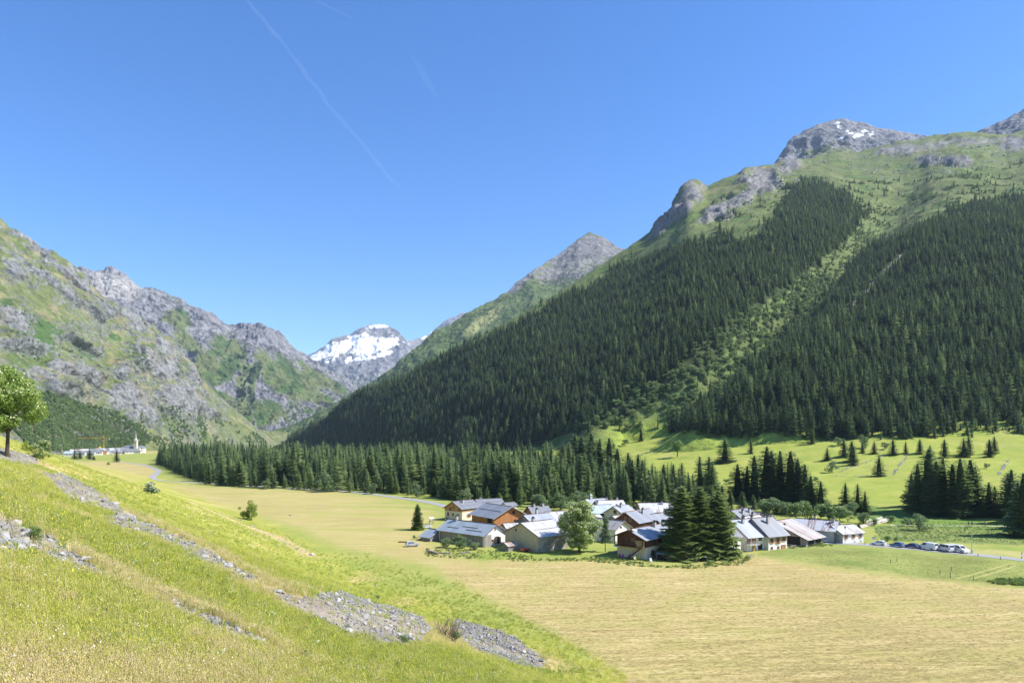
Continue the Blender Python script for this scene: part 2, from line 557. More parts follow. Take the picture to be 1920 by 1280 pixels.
BANKS = _tmp

AREAS = [[[(-40, 955), (30, 985), (90, 1005), (130, 1030), (180, 1062), (208, 1082), (180, 1082), (120, 1064), (60, 1042), (0, 1045), (-40, 1040)]],
    [[(75, 885), (120, 888), (170, 912), (215, 943), (232, 958), (215, 966), (190, 957), (140, 947), (110, 920)], [(195, 970), (235, 960), (280, 982), (330, 1003), (400, 1036), (430, 1056), (482, 1080), (487, 1092), (455, 1088), (400, 1064), (330, 1028), (270, 1005), (200, 988)]],
    [[(495, 1100), (560, 1120), (640, 1108), (690, 1125), (745, 1140), (792, 1155), (808, 1180), (795, 1202), (762, 1214), (700, 1207), (640, 1187), (580, 1158), (540, 1142)], [(855, 1158), (920, 1178), (970, 1195), (992, 1215), (1028, 1240), (1012, 1253), (960, 1247), (900, 1222), (855, 1197)]],
    [[(308, 1124), (332, 1128), (400, 1153), (450, 1178), (522, 1215), (517, 1224), (440, 1198), (380, 1173), (330, 1150)]],
    [[(400, 953), (440, 968), (480, 988), (530, 1006), (588, 1038), (578, 1046), (500, 1014), (440, 987)]],
    [[(-20, 834), (40, 848), (75, 862), (62, 874), (20, 866), (-20, 860)]]]
def stony(px, py, p):
    """inside one of the stone banks, with a ragged edge"""
    n = fbm(p * np.array([1, 1, 0]) / 3.0, 3); m_ = fbm(p * np.array([1, 1, 0]) / 3.0 + 50, 3)
    out = np.zeros(px.shape, bool)
    for bank in AREAS[:4] + AREAS[5:]:
        for a in bank:
            out |= inpoly(px + 14 * n, py + 8 * m_, a)
    return out
def grid_mesh(name, V, ny, nx, mat, attrs, smooth=True):
    me = bpy.data.meshes.new(name)
    n = ny * nx
    idx = np.arange(n).reshape(ny, nx)
    q = np.stack([idx[:-1, :-1], idx[:-1, 1:], idx[1:, 1:], idx[1:, :-1]], -1).reshape(-1, 4)
    me.vertices.add(n)
    me.vertices.foreach_set('co', V.astype(np.float32).ravel())
    me.loops.add(q.size)
    me.loops.foreach_set('vertex_index', q.ravel().astype(np.int32))
    me.polygons.add(len(q))
    me.polygons.foreach_set('loop_start', np.arange(0, q.size, 4).astype(np.int32))
    me.polygons.foreach_set('loop_total', np.full(len(q), 4, np.int32))
    me.polygons.foreach_set('use_smooth', np.full(len(q), smooth))
    me.update(calc_edges=True)
    for k, a in attrs.items():
        if a.ndim == 2:
            at = me.attributes.new(k, 'FLOAT_COLOR', 'POINT')
            at.data.foreach_set('color', np.concatenate([a, np.ones((n, 1))], 1).astype(np.float32).ravel())
        else:
            at = me.attributes.new(k, 'FLOAT', 'POINT')
            at.data.foreach_set('value', a.astype(np.float32))
    me.materials.append(mat)
    return me
def lerpc(a, b, t):
    return a + (np.asarray(b) - a) * t[:, None]

# ground: one fan-shaped sheet, fine near the viewer, reaching far past the valley's bend
def build_ground():
    th = np.concatenate([np.linspace(-88, -40, 40)[:-1], np.linspace(-40, 40, 560), np.linspace(40, 88, 40)[1:]])
    rr = np.concatenate([np.geomspace(2.0, 12, 24)[:-1], 1 / np.linspace(1 / 12, 1 / 700, 300)[:-1], np.geomspace(700, 9000, 60)])
    rr = np.unique(np.concatenate([rr, np.linspace(60, 700, 200)]))
    T, Rr = np.meshgrid(R(1) * th, rr)
    x = (Rr * np.sin(T)).ravel(); y = (Rr * np.cos(T)).ravel()
    z = H(x, y)
    px, py = topx(x, y, z)
    dl, sg, _ = segdist(x, y, LFOOT); sl = dl * sg
    dr, sg, _ = segdist(x, y, RFOOT); r = -dr * sg
    p = np.stack([x, y, 0 * x], 1)
    n1, n2, n3 = fbm(p / 60, 4), fbm(p / 14 + 7, 4), fbm(p / 3.5 + 2, 3)
    jx = px + 14 * n2 + 6 * n3; jy = py + 5 * n2 + 2 * n3
    def soft_in(poly, w):
        f = 0
        for k in range(6):
            a = k * 1.047
            f = f + inpoly(jx + 1.6 * w * math.cos(a) + 30 * n2, jy + 0.5 * w * math.sin(a) + 6 * n2 + 3 * n3, poly)
        return np.clip(f / 6 + 0.35 * n3 * (f > 0) * (f < 6), 0, 1)
    col = np.tile(np.array([0.27, 0.29, 0.08]), (len(x), 1))             # valley grass
    col = lerpc(col, (0.22, 0.275, 0.06), sst(-0.1, 0.4, n1))
    # right-hand meadow: bright grazed turf
    col = lerpc(col, (0.265, 0.30, 0.062), sst(10, 50, r))
    col = lerpc(col, (0.32, 0.325, 0.095), sst(10, 60, r) * sst(0.0, 0.5, n1 + 0.6 * n2))
    # foreground slope
    sl_m = sst(-10, 8, sl)
    col = lerpc(col, (0.27, 0.285, 0.055), sl_m)
    col = lerpc(col, (0.37, 0.35, 0.11), sl_m * sst(-0.1, 0.45, n1 + 0.5 * n2))
    col = lerpc(col, (0.47, 0.36, 0.17), sl_m * sst(0.15, 0.55, n2 + 0.6 * fbm(p / 8 + 40, 3)))
    for poly, w, hh in BANKS:
        d, _, _ = segdist(x, y, poly)
        col = lerpc(col, (0.46, 0.36, 0.20), 0.8 * sst(w * 2.4 + 1.2, w * 0.8, d + 1.2 * n3))
    stn = stony(px, py, p) & (y > 2)
    col = np.where(stn[:, None], np.array([0.24, 0.215, 0.18]) * (1 + 0.5 * n3[:, None]), col)
    # straw foot of the picture
    col = lerpc(col, (0.50, 0.39, 0.19), sl_m * sst(1215, 1270, py + 30 * n2) * sst(600, 350, px))
    # mown fields
    hayA = soft_in([(815, 1066), (900, 1056), (1010, 1050), (1130, 1049), (1240, 1062), (1330, 1057), (1405, 1040), (1470, 1052), (1560, 1064), (1700, 1082), (1800, 1090), (1930, 1104), (2600, 1180), (2600, 1900), (1330, 1900), (1165, 1262), (1100, 1218), (1010, 1170), (910, 1118), (850, 1086)], 10)
    hayB = soft_in([(300, 905), (420, 912), (600, 920), (740, 935), (800, 952), (822, 975), (815, 1020), (850, 1040), (900, 1052), (850, 1075), (770, 1052), (700, 1040), (640, 1026), (560, 990), (480, 965), (380, 938), (330, 920)], 9)
    hayC = inpoly(jx, jy, [(100, 868), (160, 864), (240, 866), (285, 874), (295, 884), (272, 896), (250, 905), (150, 890)])
    hayD = inpoly(jx, jy, [(270, 838), (330, 838), (330, 850), (270, 850)])
    hay = hayA + np.where(hayC, 0.95, 0) + np.where(hayD, 0.7, 0)
    hay = np.clip(hay + hayB * (0.85 - 0.9 * sst(0.05, 0.45, fbm(np.stack([x / 90, y / 24, 0 * x], 1), 4))), 0, 1)
    hay = hay * (1 - 0.6 * sst(3, 16, sl)) * (y > 0)
    lawn = inpoly(jx, jy, [(1405, 1040), (1480, 1022), (1640, 1028), (1760, 1036), (1930, 1052), (2100, 1060), (2100, 1120), (1930, 1104), (1700, 1082), (1560, 1064)])
    col = np.where(lawn[:, None], np.array([0.225, 0.25, 0.075]) * (1 + 0.45 * n2[:, None]), col)
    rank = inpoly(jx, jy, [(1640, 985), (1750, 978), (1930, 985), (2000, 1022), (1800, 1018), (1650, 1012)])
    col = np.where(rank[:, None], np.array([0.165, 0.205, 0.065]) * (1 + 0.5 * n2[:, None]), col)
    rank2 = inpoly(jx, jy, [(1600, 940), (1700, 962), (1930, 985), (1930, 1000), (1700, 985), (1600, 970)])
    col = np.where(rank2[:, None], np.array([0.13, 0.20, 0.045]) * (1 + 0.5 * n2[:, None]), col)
    straw = inpoly(jx, jy, [(1800, 1028), (1930, 1034), (1930, 1048), (1830, 1038)])
    col = np.where(straw[:, None], np.array([0.36, 0.33, 0.13]), col)
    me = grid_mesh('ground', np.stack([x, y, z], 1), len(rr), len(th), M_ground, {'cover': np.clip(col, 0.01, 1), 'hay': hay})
    o = put('ground', me)
    tag(o, 'valley floor of mown hay fields and a sloping flowery meadow', 'ground', kind='structure')
build_ground()

# ------------------------------------------------------------------ mountains
def rows(px, tab):
    t = np.array(tab, float)
    return np.interp(px, t[:, 0], t[:, 1]), np.interp(px, t[:, 0], t[:, 2])
class Patch:
    """a mountainside between a foot line and a crest line (photo pixel + distance), real relief on top"""
    def __init__(s, name, foot, crest, nx, ny, disp, cover, mat, x0, x1, label, conc=0.0, back=(0.12, 0.25), drop=0, jag=0.0):
        px = np.linspace(x0, x1, nx)
        fy, fd = rows(px, foot)
        cy, cdp = rows(px, crest)
        cyj = cy + jag * (1.2 * ridged(np.stack([px / 26, 0 * px + nx, 0 * px], 1), 5, g=0.65) - 0.5)
        nb = 10
        v = np.linspace(0, 1, ny - nb)[:, None]
        ker = np.hanning(max(5, int(nx * 0.11)) | 1); ker /= ker.sum()
        h = len(ker) // 2
        cys = np.convolve(np.pad(cy, h, mode='reflect', reflect_type='odd'), ker, 'valid')
        py = fy + drop * (1 - v) ** 3 + (cys - fy) * v + (cyj - cys) * v ** 7
        inv = 1 / fd + (1 / cdp - 1 / fd) * (v + conc * v * (1 - v))
        d = 1 / inv
        PX = np.broadcast_to(px, py.shape)
        X = d * (PX - CX) / F; Y = d; Z = CAMZ - d * (py - HY) / F
        # far side, falling away behind the crest
        bx, by, bz = [], [], []
        rise = np.maximum(Z[-1] - Z[0], 10)
        for k in range(1, nb + 1):
            q = k / nb
            bx.append(X[-1] * (1 + back[0] * q)); by.append(Y[-1] * (1 + back[0] * q)); bz.append(Z[-1] - rise * back[1] * q ** 1.5)
        X = np.vstack([X] + [a[None] for a in bx]); Y = np.vstack([Y] + [a[None] for a in by]); Z = np.vstack([Z] + [a[None] for a in bz])
        s.nx, s.ny = nx, ny
        V = np.stack([X, Y, Z], -1)
        N = s.normals(V)
        p = V.reshape(-1, 3)
        qx, qy = topx(p[:, 0], p[:, 1], p[:, 2])
        D = disp(qx, qy, p).reshape(ny, nx)
        D = D - D[: ny - nb].mean()
        vv = np.concatenate([v[:, 0], np.ones(nb)])[:, None]
        V = V + (N * (D * (1 - 0.55 * vv ** 8))[..., None])
        s.V = V
        s.N = s.normals(V)
        p = V.reshape(-1, 3)
        qx, qy = topx(p[:, 0], p[:, 1], p[:, 2])
        c = cover(qx, qy, p, s.N.reshape(-1, 3))
        me = grid_mesh(name, p, ny, nx, mat, {'cover': np.clip(c, 0.005, 0.95)})
        s.o = tag(put(name, me), label, 'mountain', kind='structure')
    @staticmethod
    def normals(V):
        du = np.gradient(V, axis=1); dv = np.gradient(V, axis=0)
        n = np.cross(du, dv)
        n /= np.linalg.norm(n, axis=-1, keepdims=True) + 1e-9
        return n
    def sample(s, n, rng):
        """points spread evenly over the real surface"""
        A = s.V[:-1, :-1]; B = s.V[:-1, 1:]; D = s.V[1:, :-1]
        ar = np.linalg.norm(np.cross(B - A, D - A), axis=-1).ravel()
        i = rng.choice(len(ar), n, p=ar / ar.sum())
        r_, c_ = np.divmod(i, s.nx - 1)
        u, v = rng.random(n)[:, None], rng.random(n)[:, None]
        p = s.V[r_, c_] * (1 - u) * (1 - v) + s.V[r_, c_ + 1] * u * (1 - v) + s.V[r_ + 1, c_] * (1 - u) * v + s.V[r_ + 1, c_ + 1] * u * v
        return p, ar.sum(), s.N[r_, c_]

ROCK = np.array([0.27, 0.262, 0.255])
def rockcol(p, s, base=ROCK, lo=0.55, hi=1.45):
    n = ridged(p / s, 5) * 0.5 + fbm(p / (s * 0.22) + 5, 4) * 1.3
    return base[None] * (lo + (hi - lo) * sst(-0.6, 0.7, n))[:, None]

# -- the wooded mountainside on the right
FOREST_A = [(545, 834), (610, 799), (655, 756), (715, 730), (815, 686), (890, 652), (1000, 596), (1100, 545), (1180, 502), (1260, 470), (1330, 452), (1352, 432), (1380, 462), (1420, 442), (1462, 402), (1482, 362), (1502, 342), (1540, 347), (1590, 377), (1614, 402), (1605, 432), (1575, 462), (1540, 482), (1500, 522), (1480, 545), (1440, 562), (1400, 602), (1360, 652), (1330, 690), (1300, 712), (1260, 732), (1220, 762), (1150, 792), (1050, 817), (1000, 842), (900, 866), (800, 872), (650, 864), (560, 850)]
FOREST_B = [(1250, 806), (1300, 772), (1350, 742), (1390, 700), (1440, 650), (1480, 602), (1520, 562), (1560, 540), (1600, 502), (1650, 462), (1720, 432), (1800, 402), (1860, 377), (1920, 367), (2200, 320), (2200, 860), (1900, 842), (1750, 842), (1600, 832), (1500, 818), (1430, 806), (1400, 814), (1330, 814)]
GULLY = [(1180, 800), (1290, 730), (1370, 670), (1440, 610), (1500, 560), (1570, 490), (1640, 420), (1700, 340)]
def m1_disp(px, py, p):
    d, _, _ = segdist(px, py, GULLY)
    g = -42 * np.exp(-(d / 46) ** 2)
    d2, _, _ = segdist(px, py, [(1560, 640), (1640, 560), (1700, 500)])
    g = g - 14 * np.exp(-(d2 / 16) ** 2)
    up = sst(470, 330, py)
    n = 26 * fbm(p / 330, 4) + 9 * ridged(p / 120, 4) * (0.4 + up) + 5 * fbm(p / 40, 4)
    cl = sst(0.0, 0.5, ell(px, py, 1428, 338, 34, 26, 10))
    n = n + cl * (-34 + 16 * ridged(p / 26, 4))
    rk = m1_rock(px, py, p)
    n = n + 38 * sst(0, 0.5, ell(px, py, 1268, 388, 75, 34, -42)) * (ridged(p * np.array([1, 1, 0.6]) / 60, 5, g=0.65) - 0.4)
    return g + n + rk * 30 * ridged(p * np.array([1, 1, 0.5]) / 70, 5, g=0.65)
def m1_rock(px, py, p):
    n = fbm(p / 60, 5)
    f = np.full(px.shape, -0.6)
    for c in ((1428, 340, 42, 30, 10), (1262, 398, 64, 17, -40), (1295, 360, 30, 22, -50), (1390, 372, 60, 16, -35), (1345, 395, 40, 14, -30), (1700, 280, 70, 12, -5), (1815, 264, 80, 9, 0), (1770, 300, 60, 10, 0), (1480, 310, 26, 16, -30), (1900, 270, 40, 14, 0)):
        f = np.maximum(f, ell(px, py, *c))
    return sst(-0.05, 0.35, f * 0.8 + 1.0 * n)
def m1_cover(px, py, p, N):
    n1, n2, n3 = fbm(p / 220, 4), fbm(p / 70, 5), fbm(p / 18, 4)
    col = np.tile(np.array([0.115, 0.145, 0.048]), (len(px), 1))
    col = lerpc(col, (0.165, 0.16, 0.075), sst(0.0, 0.5, n1 + 0.5 * n2) * sst(480, 330, py))
    col = lerpc(col, (0.075, 0.125, 0.032), sst(0.05, 0.35, n2 + 0.5 * n3))
    d, _, _ = segdist(px, py, GULLY)
    col = lerpc(col, (0.115, 0.16, 0.05), sst(60, 15, d) * sst(-0.1, 0.3, n2))
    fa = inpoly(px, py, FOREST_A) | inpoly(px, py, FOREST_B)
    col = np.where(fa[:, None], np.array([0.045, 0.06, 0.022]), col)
    lo = sst(770, 815, py) * sst(1100, 1180, px)
    col = lerpc(col, (0.24, 0.30, 0.055), lo)
    rk = m1_rock(px, py, p)
    steep = sst(0.52, 0.3, N[:, 2])
    col = lerpc(col, 0, 0 * rk)
    rc = rockcol(p, 60, np.array([0.15, 0.147, 0.143]))
    k = np.clip(rk + 0.6 * steep * sst(480, 380, py), 0, 1)[:, None]
    col = col * (1 - k) + rc * k
    d3, _, _ = segdist(px, py, [(1575, 600), (1610, 560), (1650, 520), (1690, 480)])
    col = lerpc(col, (0.42, 0.37, 0.28), 0.8 * sst(5, 2, d3 + 3 * n3))
    return col
M_t1 = terrainmat('alpine_slope', 25, 1.0, 6.0)
m1 = Patch('forested_mountain',
    [(440, 872, 2250), (540, 848, 1900), (640, 858, 1450), (740, 868, 1150), (870, 874, 900), (1000, 872, 740), (1150, 862, 620), (1300, 850, 570), (1450, 845, 540), (1600, 845, 520), (1750, 848, 500), (1900, 848, 480), (2100, 850, 450), (2400, 860, 430)],
    [(440, 862, 2300), (530, 832, 1950), (544, 822, 1900), (609, 795, 1750), (653, 752, 1660), (712, 726, 1600), (760, 710, 1540), (815, 681, 1500), (884, 644, 1450), (960, 598, 1470), (1030, 556, 1530), (1100, 516, 1600), (1177, 466, 1700), (1215, 438, 1750), (1240, 416, 1770), (1262, 398, 1790), (1276, 374, 1800), (1290, 349, 1830), (1300, 346, 1850), (1326, 354, 1900), (1356, 338, 1950), (1408, 316, 2000), (1455, 311, 2080), (1502, 301, 2150), (1570, 288, 2250), (1613, 287, 2300), (1655, 275, 2330), (1698, 264, 2350), (1766, 255, 2400), (1805, 248, 2400), (1843, 250, 2400), (1886, 254, 2400), (1912, 247, 2400), (2000, 225, 2350), (2400, 150, 2200)],
    520, 330, m1_disp, m1_cover, M_t1, 440, 2400, 'steep wooded mountainside with green alpine shoulder and rocky crags', 0.12, drop=32, jag=-2.0)

# -- rocky summit with snow patches behind it
SNOW2 = [(1575, 238, 9, 3.5, 0), (1608, 254, 12, 4.5, -10), (1597, 250, 8, 2, 0), (1577, 258, 5, 2.5, 0), (1620, 246, 9, 2, 0), (1588, 246, 6, 1.5, 10), (1632, 252, 7, 1.6, 0), (1570, 230, 8, 1.8, 0), (1640, 247, 5, 1.2, 0)]
def m2_disp(px, py, p):
    return 40 * ridged(p / 420, 4) + 34 * ridged(p * np.array([1, 1, 0.5]) / 120, 5, g=0.65) + 10 * ridged(p / 30, 4) - 46 * sst(0, 0.5, ell(px, py, 1505, 282, 45, 24, -38))
def m2_cover(px, py, p, N):
    c = rockcol(p, 70, np.array([0.135, 0.14, 0.15]), 0.4, 1.6)
    n = fbm(p / 60, 4)
    c = lerpc(c, (0.16, 0.19, 0.07), sst(0.0, 0.4, ell(px, py, 1560, 290, 60, 20, 0) + n) * 0.8)
    f = np.full(px.shape, -1.0)
    for e in SNOW2:
        f = np.maximum(f, ell(px, py, *e))
    c = lerpc(c, (0.88, 0.89, 0.92), sst(0.22, 0.36, f + 0.6 * n + 0.7 * fbm(p / 22, 3)))
    return c
M_t2 = terrainmat('grey_rock_face', 40, 1.0, 20.0)
m2 = Patch('rocky_peak', [(1380, 360, 2500), (1500, 330, 2600), (1800, 320, 2700), (2300, 330, 2600)],
    [(1380, 372, 3000), (1430, 345, 3100), (1455, 310, 3150), (1463, 294, 3150), (1475, 275, 3150), (1490, 258, 3200), (1512, 245, 3200), (1538, 233, 3250), (1570, 224, 3300), (1600, 228, 3300), (1640, 238, 3300), (1690, 248, 3350), (1725, 254, 3350), (1770, 256, 3400), (1825, 252, 3300), (1850, 240, 3300), (1880, 228, 3250), (1905, 215, 3250), (1940, 196, 3250), (2020, 170, 3200), (2300, 230, 3100)],
    340, 120, m2_disp, m2_cover, M_t2, 1380, 2300, 'bare grey rocky summit with small snow patches above the green shoulder', jag=-3.0)

# -- green ridge and grey peak further up the valley
def m4_disp(px, py, p):
    return 34 * ridged(p * np.array([1, 1, 0.4]) / 380, 4) + 24 * ridged(p * np.array([1, 1, 0.4]) / 130, 5, g=0.6) + 4 * fbm(p / 30, 3)
def m4_cover(px, py, p, N):
    n1, n2 = fbm(p / 300, 4), fbm(p / 60, 5)
    col = np.tile(np.array([0.095, 0.13, 0.05]), (len(px), 1))
    col = lerpc(col, (0.07, 0.115, 0.04), sst(0.0, 0.3, n2))
    col = lerpc(col, (0.22, 0.235, 0.10), sst(0.05, 0.4, ell(px, py, 905, 603, 52, 14, -35) + 0.3 * n2))
    rk = sst(-0.1, 0.35, np.maximum(np.maximum(ell(px, py, 1100, 468, 120, 34, -12), ell(px, py, 985, 520, 60, 10, -38)), ell(px, py, 1060, 510, 70, 20, -10)) + 0.9 * n2)
    rc = rockcol(p, 90, np.array([0.115, 0.114, 0.112]), 0.4, 1.7)
    col = col * (1 - rk[:, None]) + rc * rk[:, None]
    col = lerpc(col, (0.19, 0.19, 0.165), sst(0.1, 0.4, ell(px, py, 1085, 500, 62, 12, -14) + 0.5 * n2))
    return col
M_t4 = terrainmat('far_ridge', 45, 1.0, 20.0)
m4 = Patch('green_ridge', [(480, 830, 2700), (700, 830, 2500), (900, 800, 2500), (1200, 700, 2600), (1400, 650, 2600)],
    [(480, 822, 3000), (544, 796, 3000), (572, 781, 3000), (627, 757, 3000), (671, 731, 3050), (692, 717, 3050), (737, 689, 3100), (764, 665, 3150), (778, 653, 3200), (812, 624, 3250), (847, 604, 3350), (881, 583, 3400), (900, 575, 3450), (950, 548, 3600), (975, 526, 3700), (1000, 506, 3800), (1020, 495, 4000), (1040, 482, 4200), (1060, 466, 4300), (1085, 446, 4400), (1107, 438, 4500), (1130, 446, 4500), (1150, 456, 4500), (1170, 469, 4500), (1250, 500, 4500), (1400, 520, 4500)],
    420, 200, m4_disp, m4_cover, M_t4, 480, 1400, 'shrub-dotted green ridge climbing to a pale grey peak', jag=-3.0)

# -- glacier mountain closing the valley
def m5_disp(px, py, p):
    return 70 * ridged(p / 900, 4) + 70 * ridged(p * np.array([1, 1, 0.5]) / 320, 5, g=0.65)
def m5_cover(px, py, p, N):
    n = fbm(p / 260, 5); n2 = fbm(p / 60 + 4, 5)
    c = rockcol(p, 220, np.array([0.15, 0.148, 0.155]), 0.5, 1.5)
    c = lerpc(c, (0.16, 0.18, 0.10), sst(690, 730, py + 20 * n) * 0.6)
    f = np.full(px.shape, -1.0)
    for e in ((640, 650, 46, 11, -27), (610, 664, 30, 8, -22), (660, 637, 22, 6, -30), (692, 646, 26, 16, -8), (722, 640, 20, 9, 0), (680, 662, 20, 5, 5), (706, 611, 20, 3.5, -8), (683, 627, 9, 4, -10), (742, 640, 4, 7, 20), (718, 664, 26, 4.5, -22), (655, 673, 7, 4, -40), (680, 672, 16, 3, -5), (700, 655, 18, 7, 8), (800, 628, 12, 2, -38), (598, 668, 34, 7, -20), (625, 655, 40, 9, -26), (700, 650, 40, 12, -4)):
        f = np.maximum(f, ell(px, py, *e))
    cl = ell(px, py, 712, 625, 26, 9, 5)
    c = lerpc(c, (0.90, 0.91, 0.93), sst(-0.14, 0.0, 0.8 * f + 0.8 * n + 0.9 * n2 - 1.5 * np.maximum(cl, 0)))
    return c
M_t5 = terrainmat('glacier_mountain_rock', 150, 1.0, 55.0)
m5 = Patch('glacier_mountain', [(520, 800, 7600), (700, 780, 7500), (900, 760, 7600), (1000, 760, 7600)],
    [(520, 715, 9000), (550, 682, 9000), (575, 667, 9000), (606, 650, 9000), (622, 637, 9000), (640, 631, 9100), (658, 627, 9200), (668, 617, 9200), (682, 612, 9200), (696, 608, 9300), (720, 608, 9300), (732, 612, 9300), (744, 620, 9200), (754, 629, 9100), (764, 641, 9000), (788, 634, 9600), (812, 620, 10000), (840, 599, 10200), (864, 586, 10400), (900, 590, 10400), (1000, 640, 10400)],
    320, 170, m5_disp, m5_cover, M_t5, 520, 1000, 'distant glacier-covered mountain with white snowfields at the valley head', jag=-2.0)

# -- craggy range on the left, further back
def m6_disp(px, py, p):
    q = p * np.array([1, 1, 0.45])
    q2 = (p + 60 * np.stack([fbm(p / 200, 3), fbm(p / 200 + 8, 3), 0 * p[:, 0]], 1)) * np.array([1, 1, 0.3])
    return 85 * ridged(q / 620, 3) + 75 * ridged(q2 / 210, 5, g=0.6) + 16 * ridged(p * np.array([1, 1, 0.5]) / 60, 4)
def m6_cover(px, py, p, N):
    n1, n2, n3 = fbm(p / 420, 4), fbm(p / 120, 5), fbm(p / 40, 4)
    rc = rockcol(p * np.array([1, 1, 0.5]), 110, np.array([0.128, 0.13, 0.138]), 0.35, 1.7)
    rc = lerpc(rc, (0.36, 0.345, 0.32), sst(0, 0.5, ell(px, py, 205, 535, 70, 36, 10) + 0.6 * n2) * 0.75)
    g = np.tile(np.array([0.12, 0.145, 0.06]), (len(px), 1))
    g = lerpc(g, (0.07, 0.12, 0.04), sst(0.05, 0.3, n2 + 0.3 * n3))
    f = np.full(px.shape, -0.45)
    for e in ((395, 690, 40, 30, 20), (430, 660, 40, 30, 50), (560, 720, 80, 34, 28), (480, 770, 60, 26, 10), (600, 712, 60, 14, 32), (460, 720, 20, 40, 10), (410, 760, 40, 26, 10), (330, 600, 30, 20, 30), (500, 690, 16, 50, -30), (350, 640, 40, 16, 40)):
        f = np.maximum(f, ell(px, py, *e))
    k = sst(-0.2, 0.25, f * 0.9 + 0.9 * n2 + 0.25 * (N[:, 2] - 0.6))[:, None]
    col = rc * (1 - k) + g * k
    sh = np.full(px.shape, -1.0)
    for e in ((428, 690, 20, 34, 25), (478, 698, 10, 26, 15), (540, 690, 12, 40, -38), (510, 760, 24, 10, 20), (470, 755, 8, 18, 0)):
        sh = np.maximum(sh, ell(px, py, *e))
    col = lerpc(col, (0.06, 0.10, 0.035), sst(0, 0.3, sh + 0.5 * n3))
    d, _, _ = segdist(px, py, [(462, 700), (463, 745), (475, 780), (480, 800)])
    col = lerpc(col, (0.26, 0.25, 0.23), 0.5 * sst(3, 1, d + 2 * n3))
    return col
M_t6 = terrainmat('craggy_range_rock', 60, 1.0, 34.0)
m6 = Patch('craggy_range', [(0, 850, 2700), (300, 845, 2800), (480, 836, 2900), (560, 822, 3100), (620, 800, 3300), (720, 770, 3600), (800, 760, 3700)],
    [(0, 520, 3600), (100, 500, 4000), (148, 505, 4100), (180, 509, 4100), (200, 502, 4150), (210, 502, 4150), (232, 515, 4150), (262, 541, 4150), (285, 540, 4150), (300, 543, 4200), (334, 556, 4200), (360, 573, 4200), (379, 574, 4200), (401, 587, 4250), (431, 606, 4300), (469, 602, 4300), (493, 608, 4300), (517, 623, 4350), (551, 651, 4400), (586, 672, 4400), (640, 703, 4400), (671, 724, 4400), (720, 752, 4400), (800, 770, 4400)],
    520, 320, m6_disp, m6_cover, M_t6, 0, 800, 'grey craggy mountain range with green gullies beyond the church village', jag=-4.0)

# -- near mountain on the left, grass and outcrops
ROCK7 = [(135, 690, 34, 24, 20), (175, 700, 24, 20, 60), (245, 745, 52, 42, 35), (215, 700, 22, 24, 30), (300, 690, 44, 24, 35), (340, 735, 52, 30, 40), (280, 655, 50, 14, 25), (20, 590, 40, 22, 25), (40, 640, 50, 16, 10), (20, 480, 60, 24, 30), (70, 510, 60, 16, 38), (120, 545, 50, 12, 38), (180, 580, 44, 10, 42), (60, 460, 60, 10, 33), (150, 520, 50, 8, 40), (240, 600, 50, 8, 40), (300, 640, 40, 10, 42), (360, 700, 30, 14, 45), (160, 640, 26, 8, 20), (380, 770, 30, 10, 30), (110, 720, 60, 16, 25), (200, 760, 26, 18, 20)]
def rock7(px, py, p):
    return sst(0.10, 0.42, f7(px, py, p))
def f7(px, py, p):
    n = fbm(p / 90, 5)
    jx, jy = px + 46 * fbm(p / 110 + 3, 4), py + 30 * fbm(p / 110 + 13, 4)
    f = np.full(px.shape, -0.5)
    for e in ROCK7:
        f = np.maximum(f, ell(jx, jy, *e))
    st = ridged(np.stack([(-0.55 * px + 0.83 * py) / 16, (0.83 * px + 0.55 * py) / 90, 0 * px], 1), 3) - 0.4
    return f * 0.75 + 0.75 * n + 0.4 * st
def m7_disp(px, py, p):
    q = p * np.array([1, 1, 0.5])
    rk = rock7(px, py, p)
    soft = sst(-0.4, 0.6, f7(px, py, p))
    return 26 * fbm(p / 300, 3) + 14 * ridged(q / 170, 4) * (0.35 + soft) + soft * (3 + 17 * ridged(p * np.array([1, 1, 0.35]) / 75, 4, g=0.6) + 10 * ridged(p * np.array([1, 1, 0.4]) / 24, 4, g=0.65)) + 2.5 * fbm(p / 18, 4)
def m7_cover(px, py, p, N):
    n1, n2, n3 = fbm(p / 200, 4), fbm(p / 60, 5), fbm(p / 16, 4)
    g = np.tile(np.array([0.125, 0.15, 0.058]), (len(px), 1))
    g = lerpc(g, (0.225, 0.205, 0.11), sst(0.0, 0.4, n2 + 0.5 * n1))
    g = lerpc(g, (0.085, 0.125, 0.04), sst(0.0, 0.4, n1 - 0.4 * n2 + 0.4 * n3))
    sh = np.full(px.shape, -1.0)
    for e in ((70, 640, 46, 26, 30), (90, 615, 60, 14, 30), (10, 575, 20, 16, 0), (160, 660, 30, 10, 40), (215, 632, 16, 8, 20)):
        sh = np.maximum(sh, ell(px, py, *e))
    g = lerpc(g, (0.065, 0.115, 0.035), sst(0, 0.35, sh + 0.6 * n3))
    rk = rock7(px, py, p)
    k = np.clip(rk * sst(-0.45, 0.15, n3 + 0.2) + 0.7 * sst(0.5, 0.3, N[:, 2]), 0, 1)[:, None]
    rc = rockcol(p * np.array([1, 1, 0.4]), 30, np.array([0.148, 0.152, 0.156]), 0.4, 1.55)
    rc = lerpc(rc, (0.22, 0.20, 0.14), sst(0.0, 0.5, n2) * 0.6)
    return g * (1 - k) + rc * k
M_t7 = terrainmat('left_mountain_slope', 22, 1.0, 11.0)
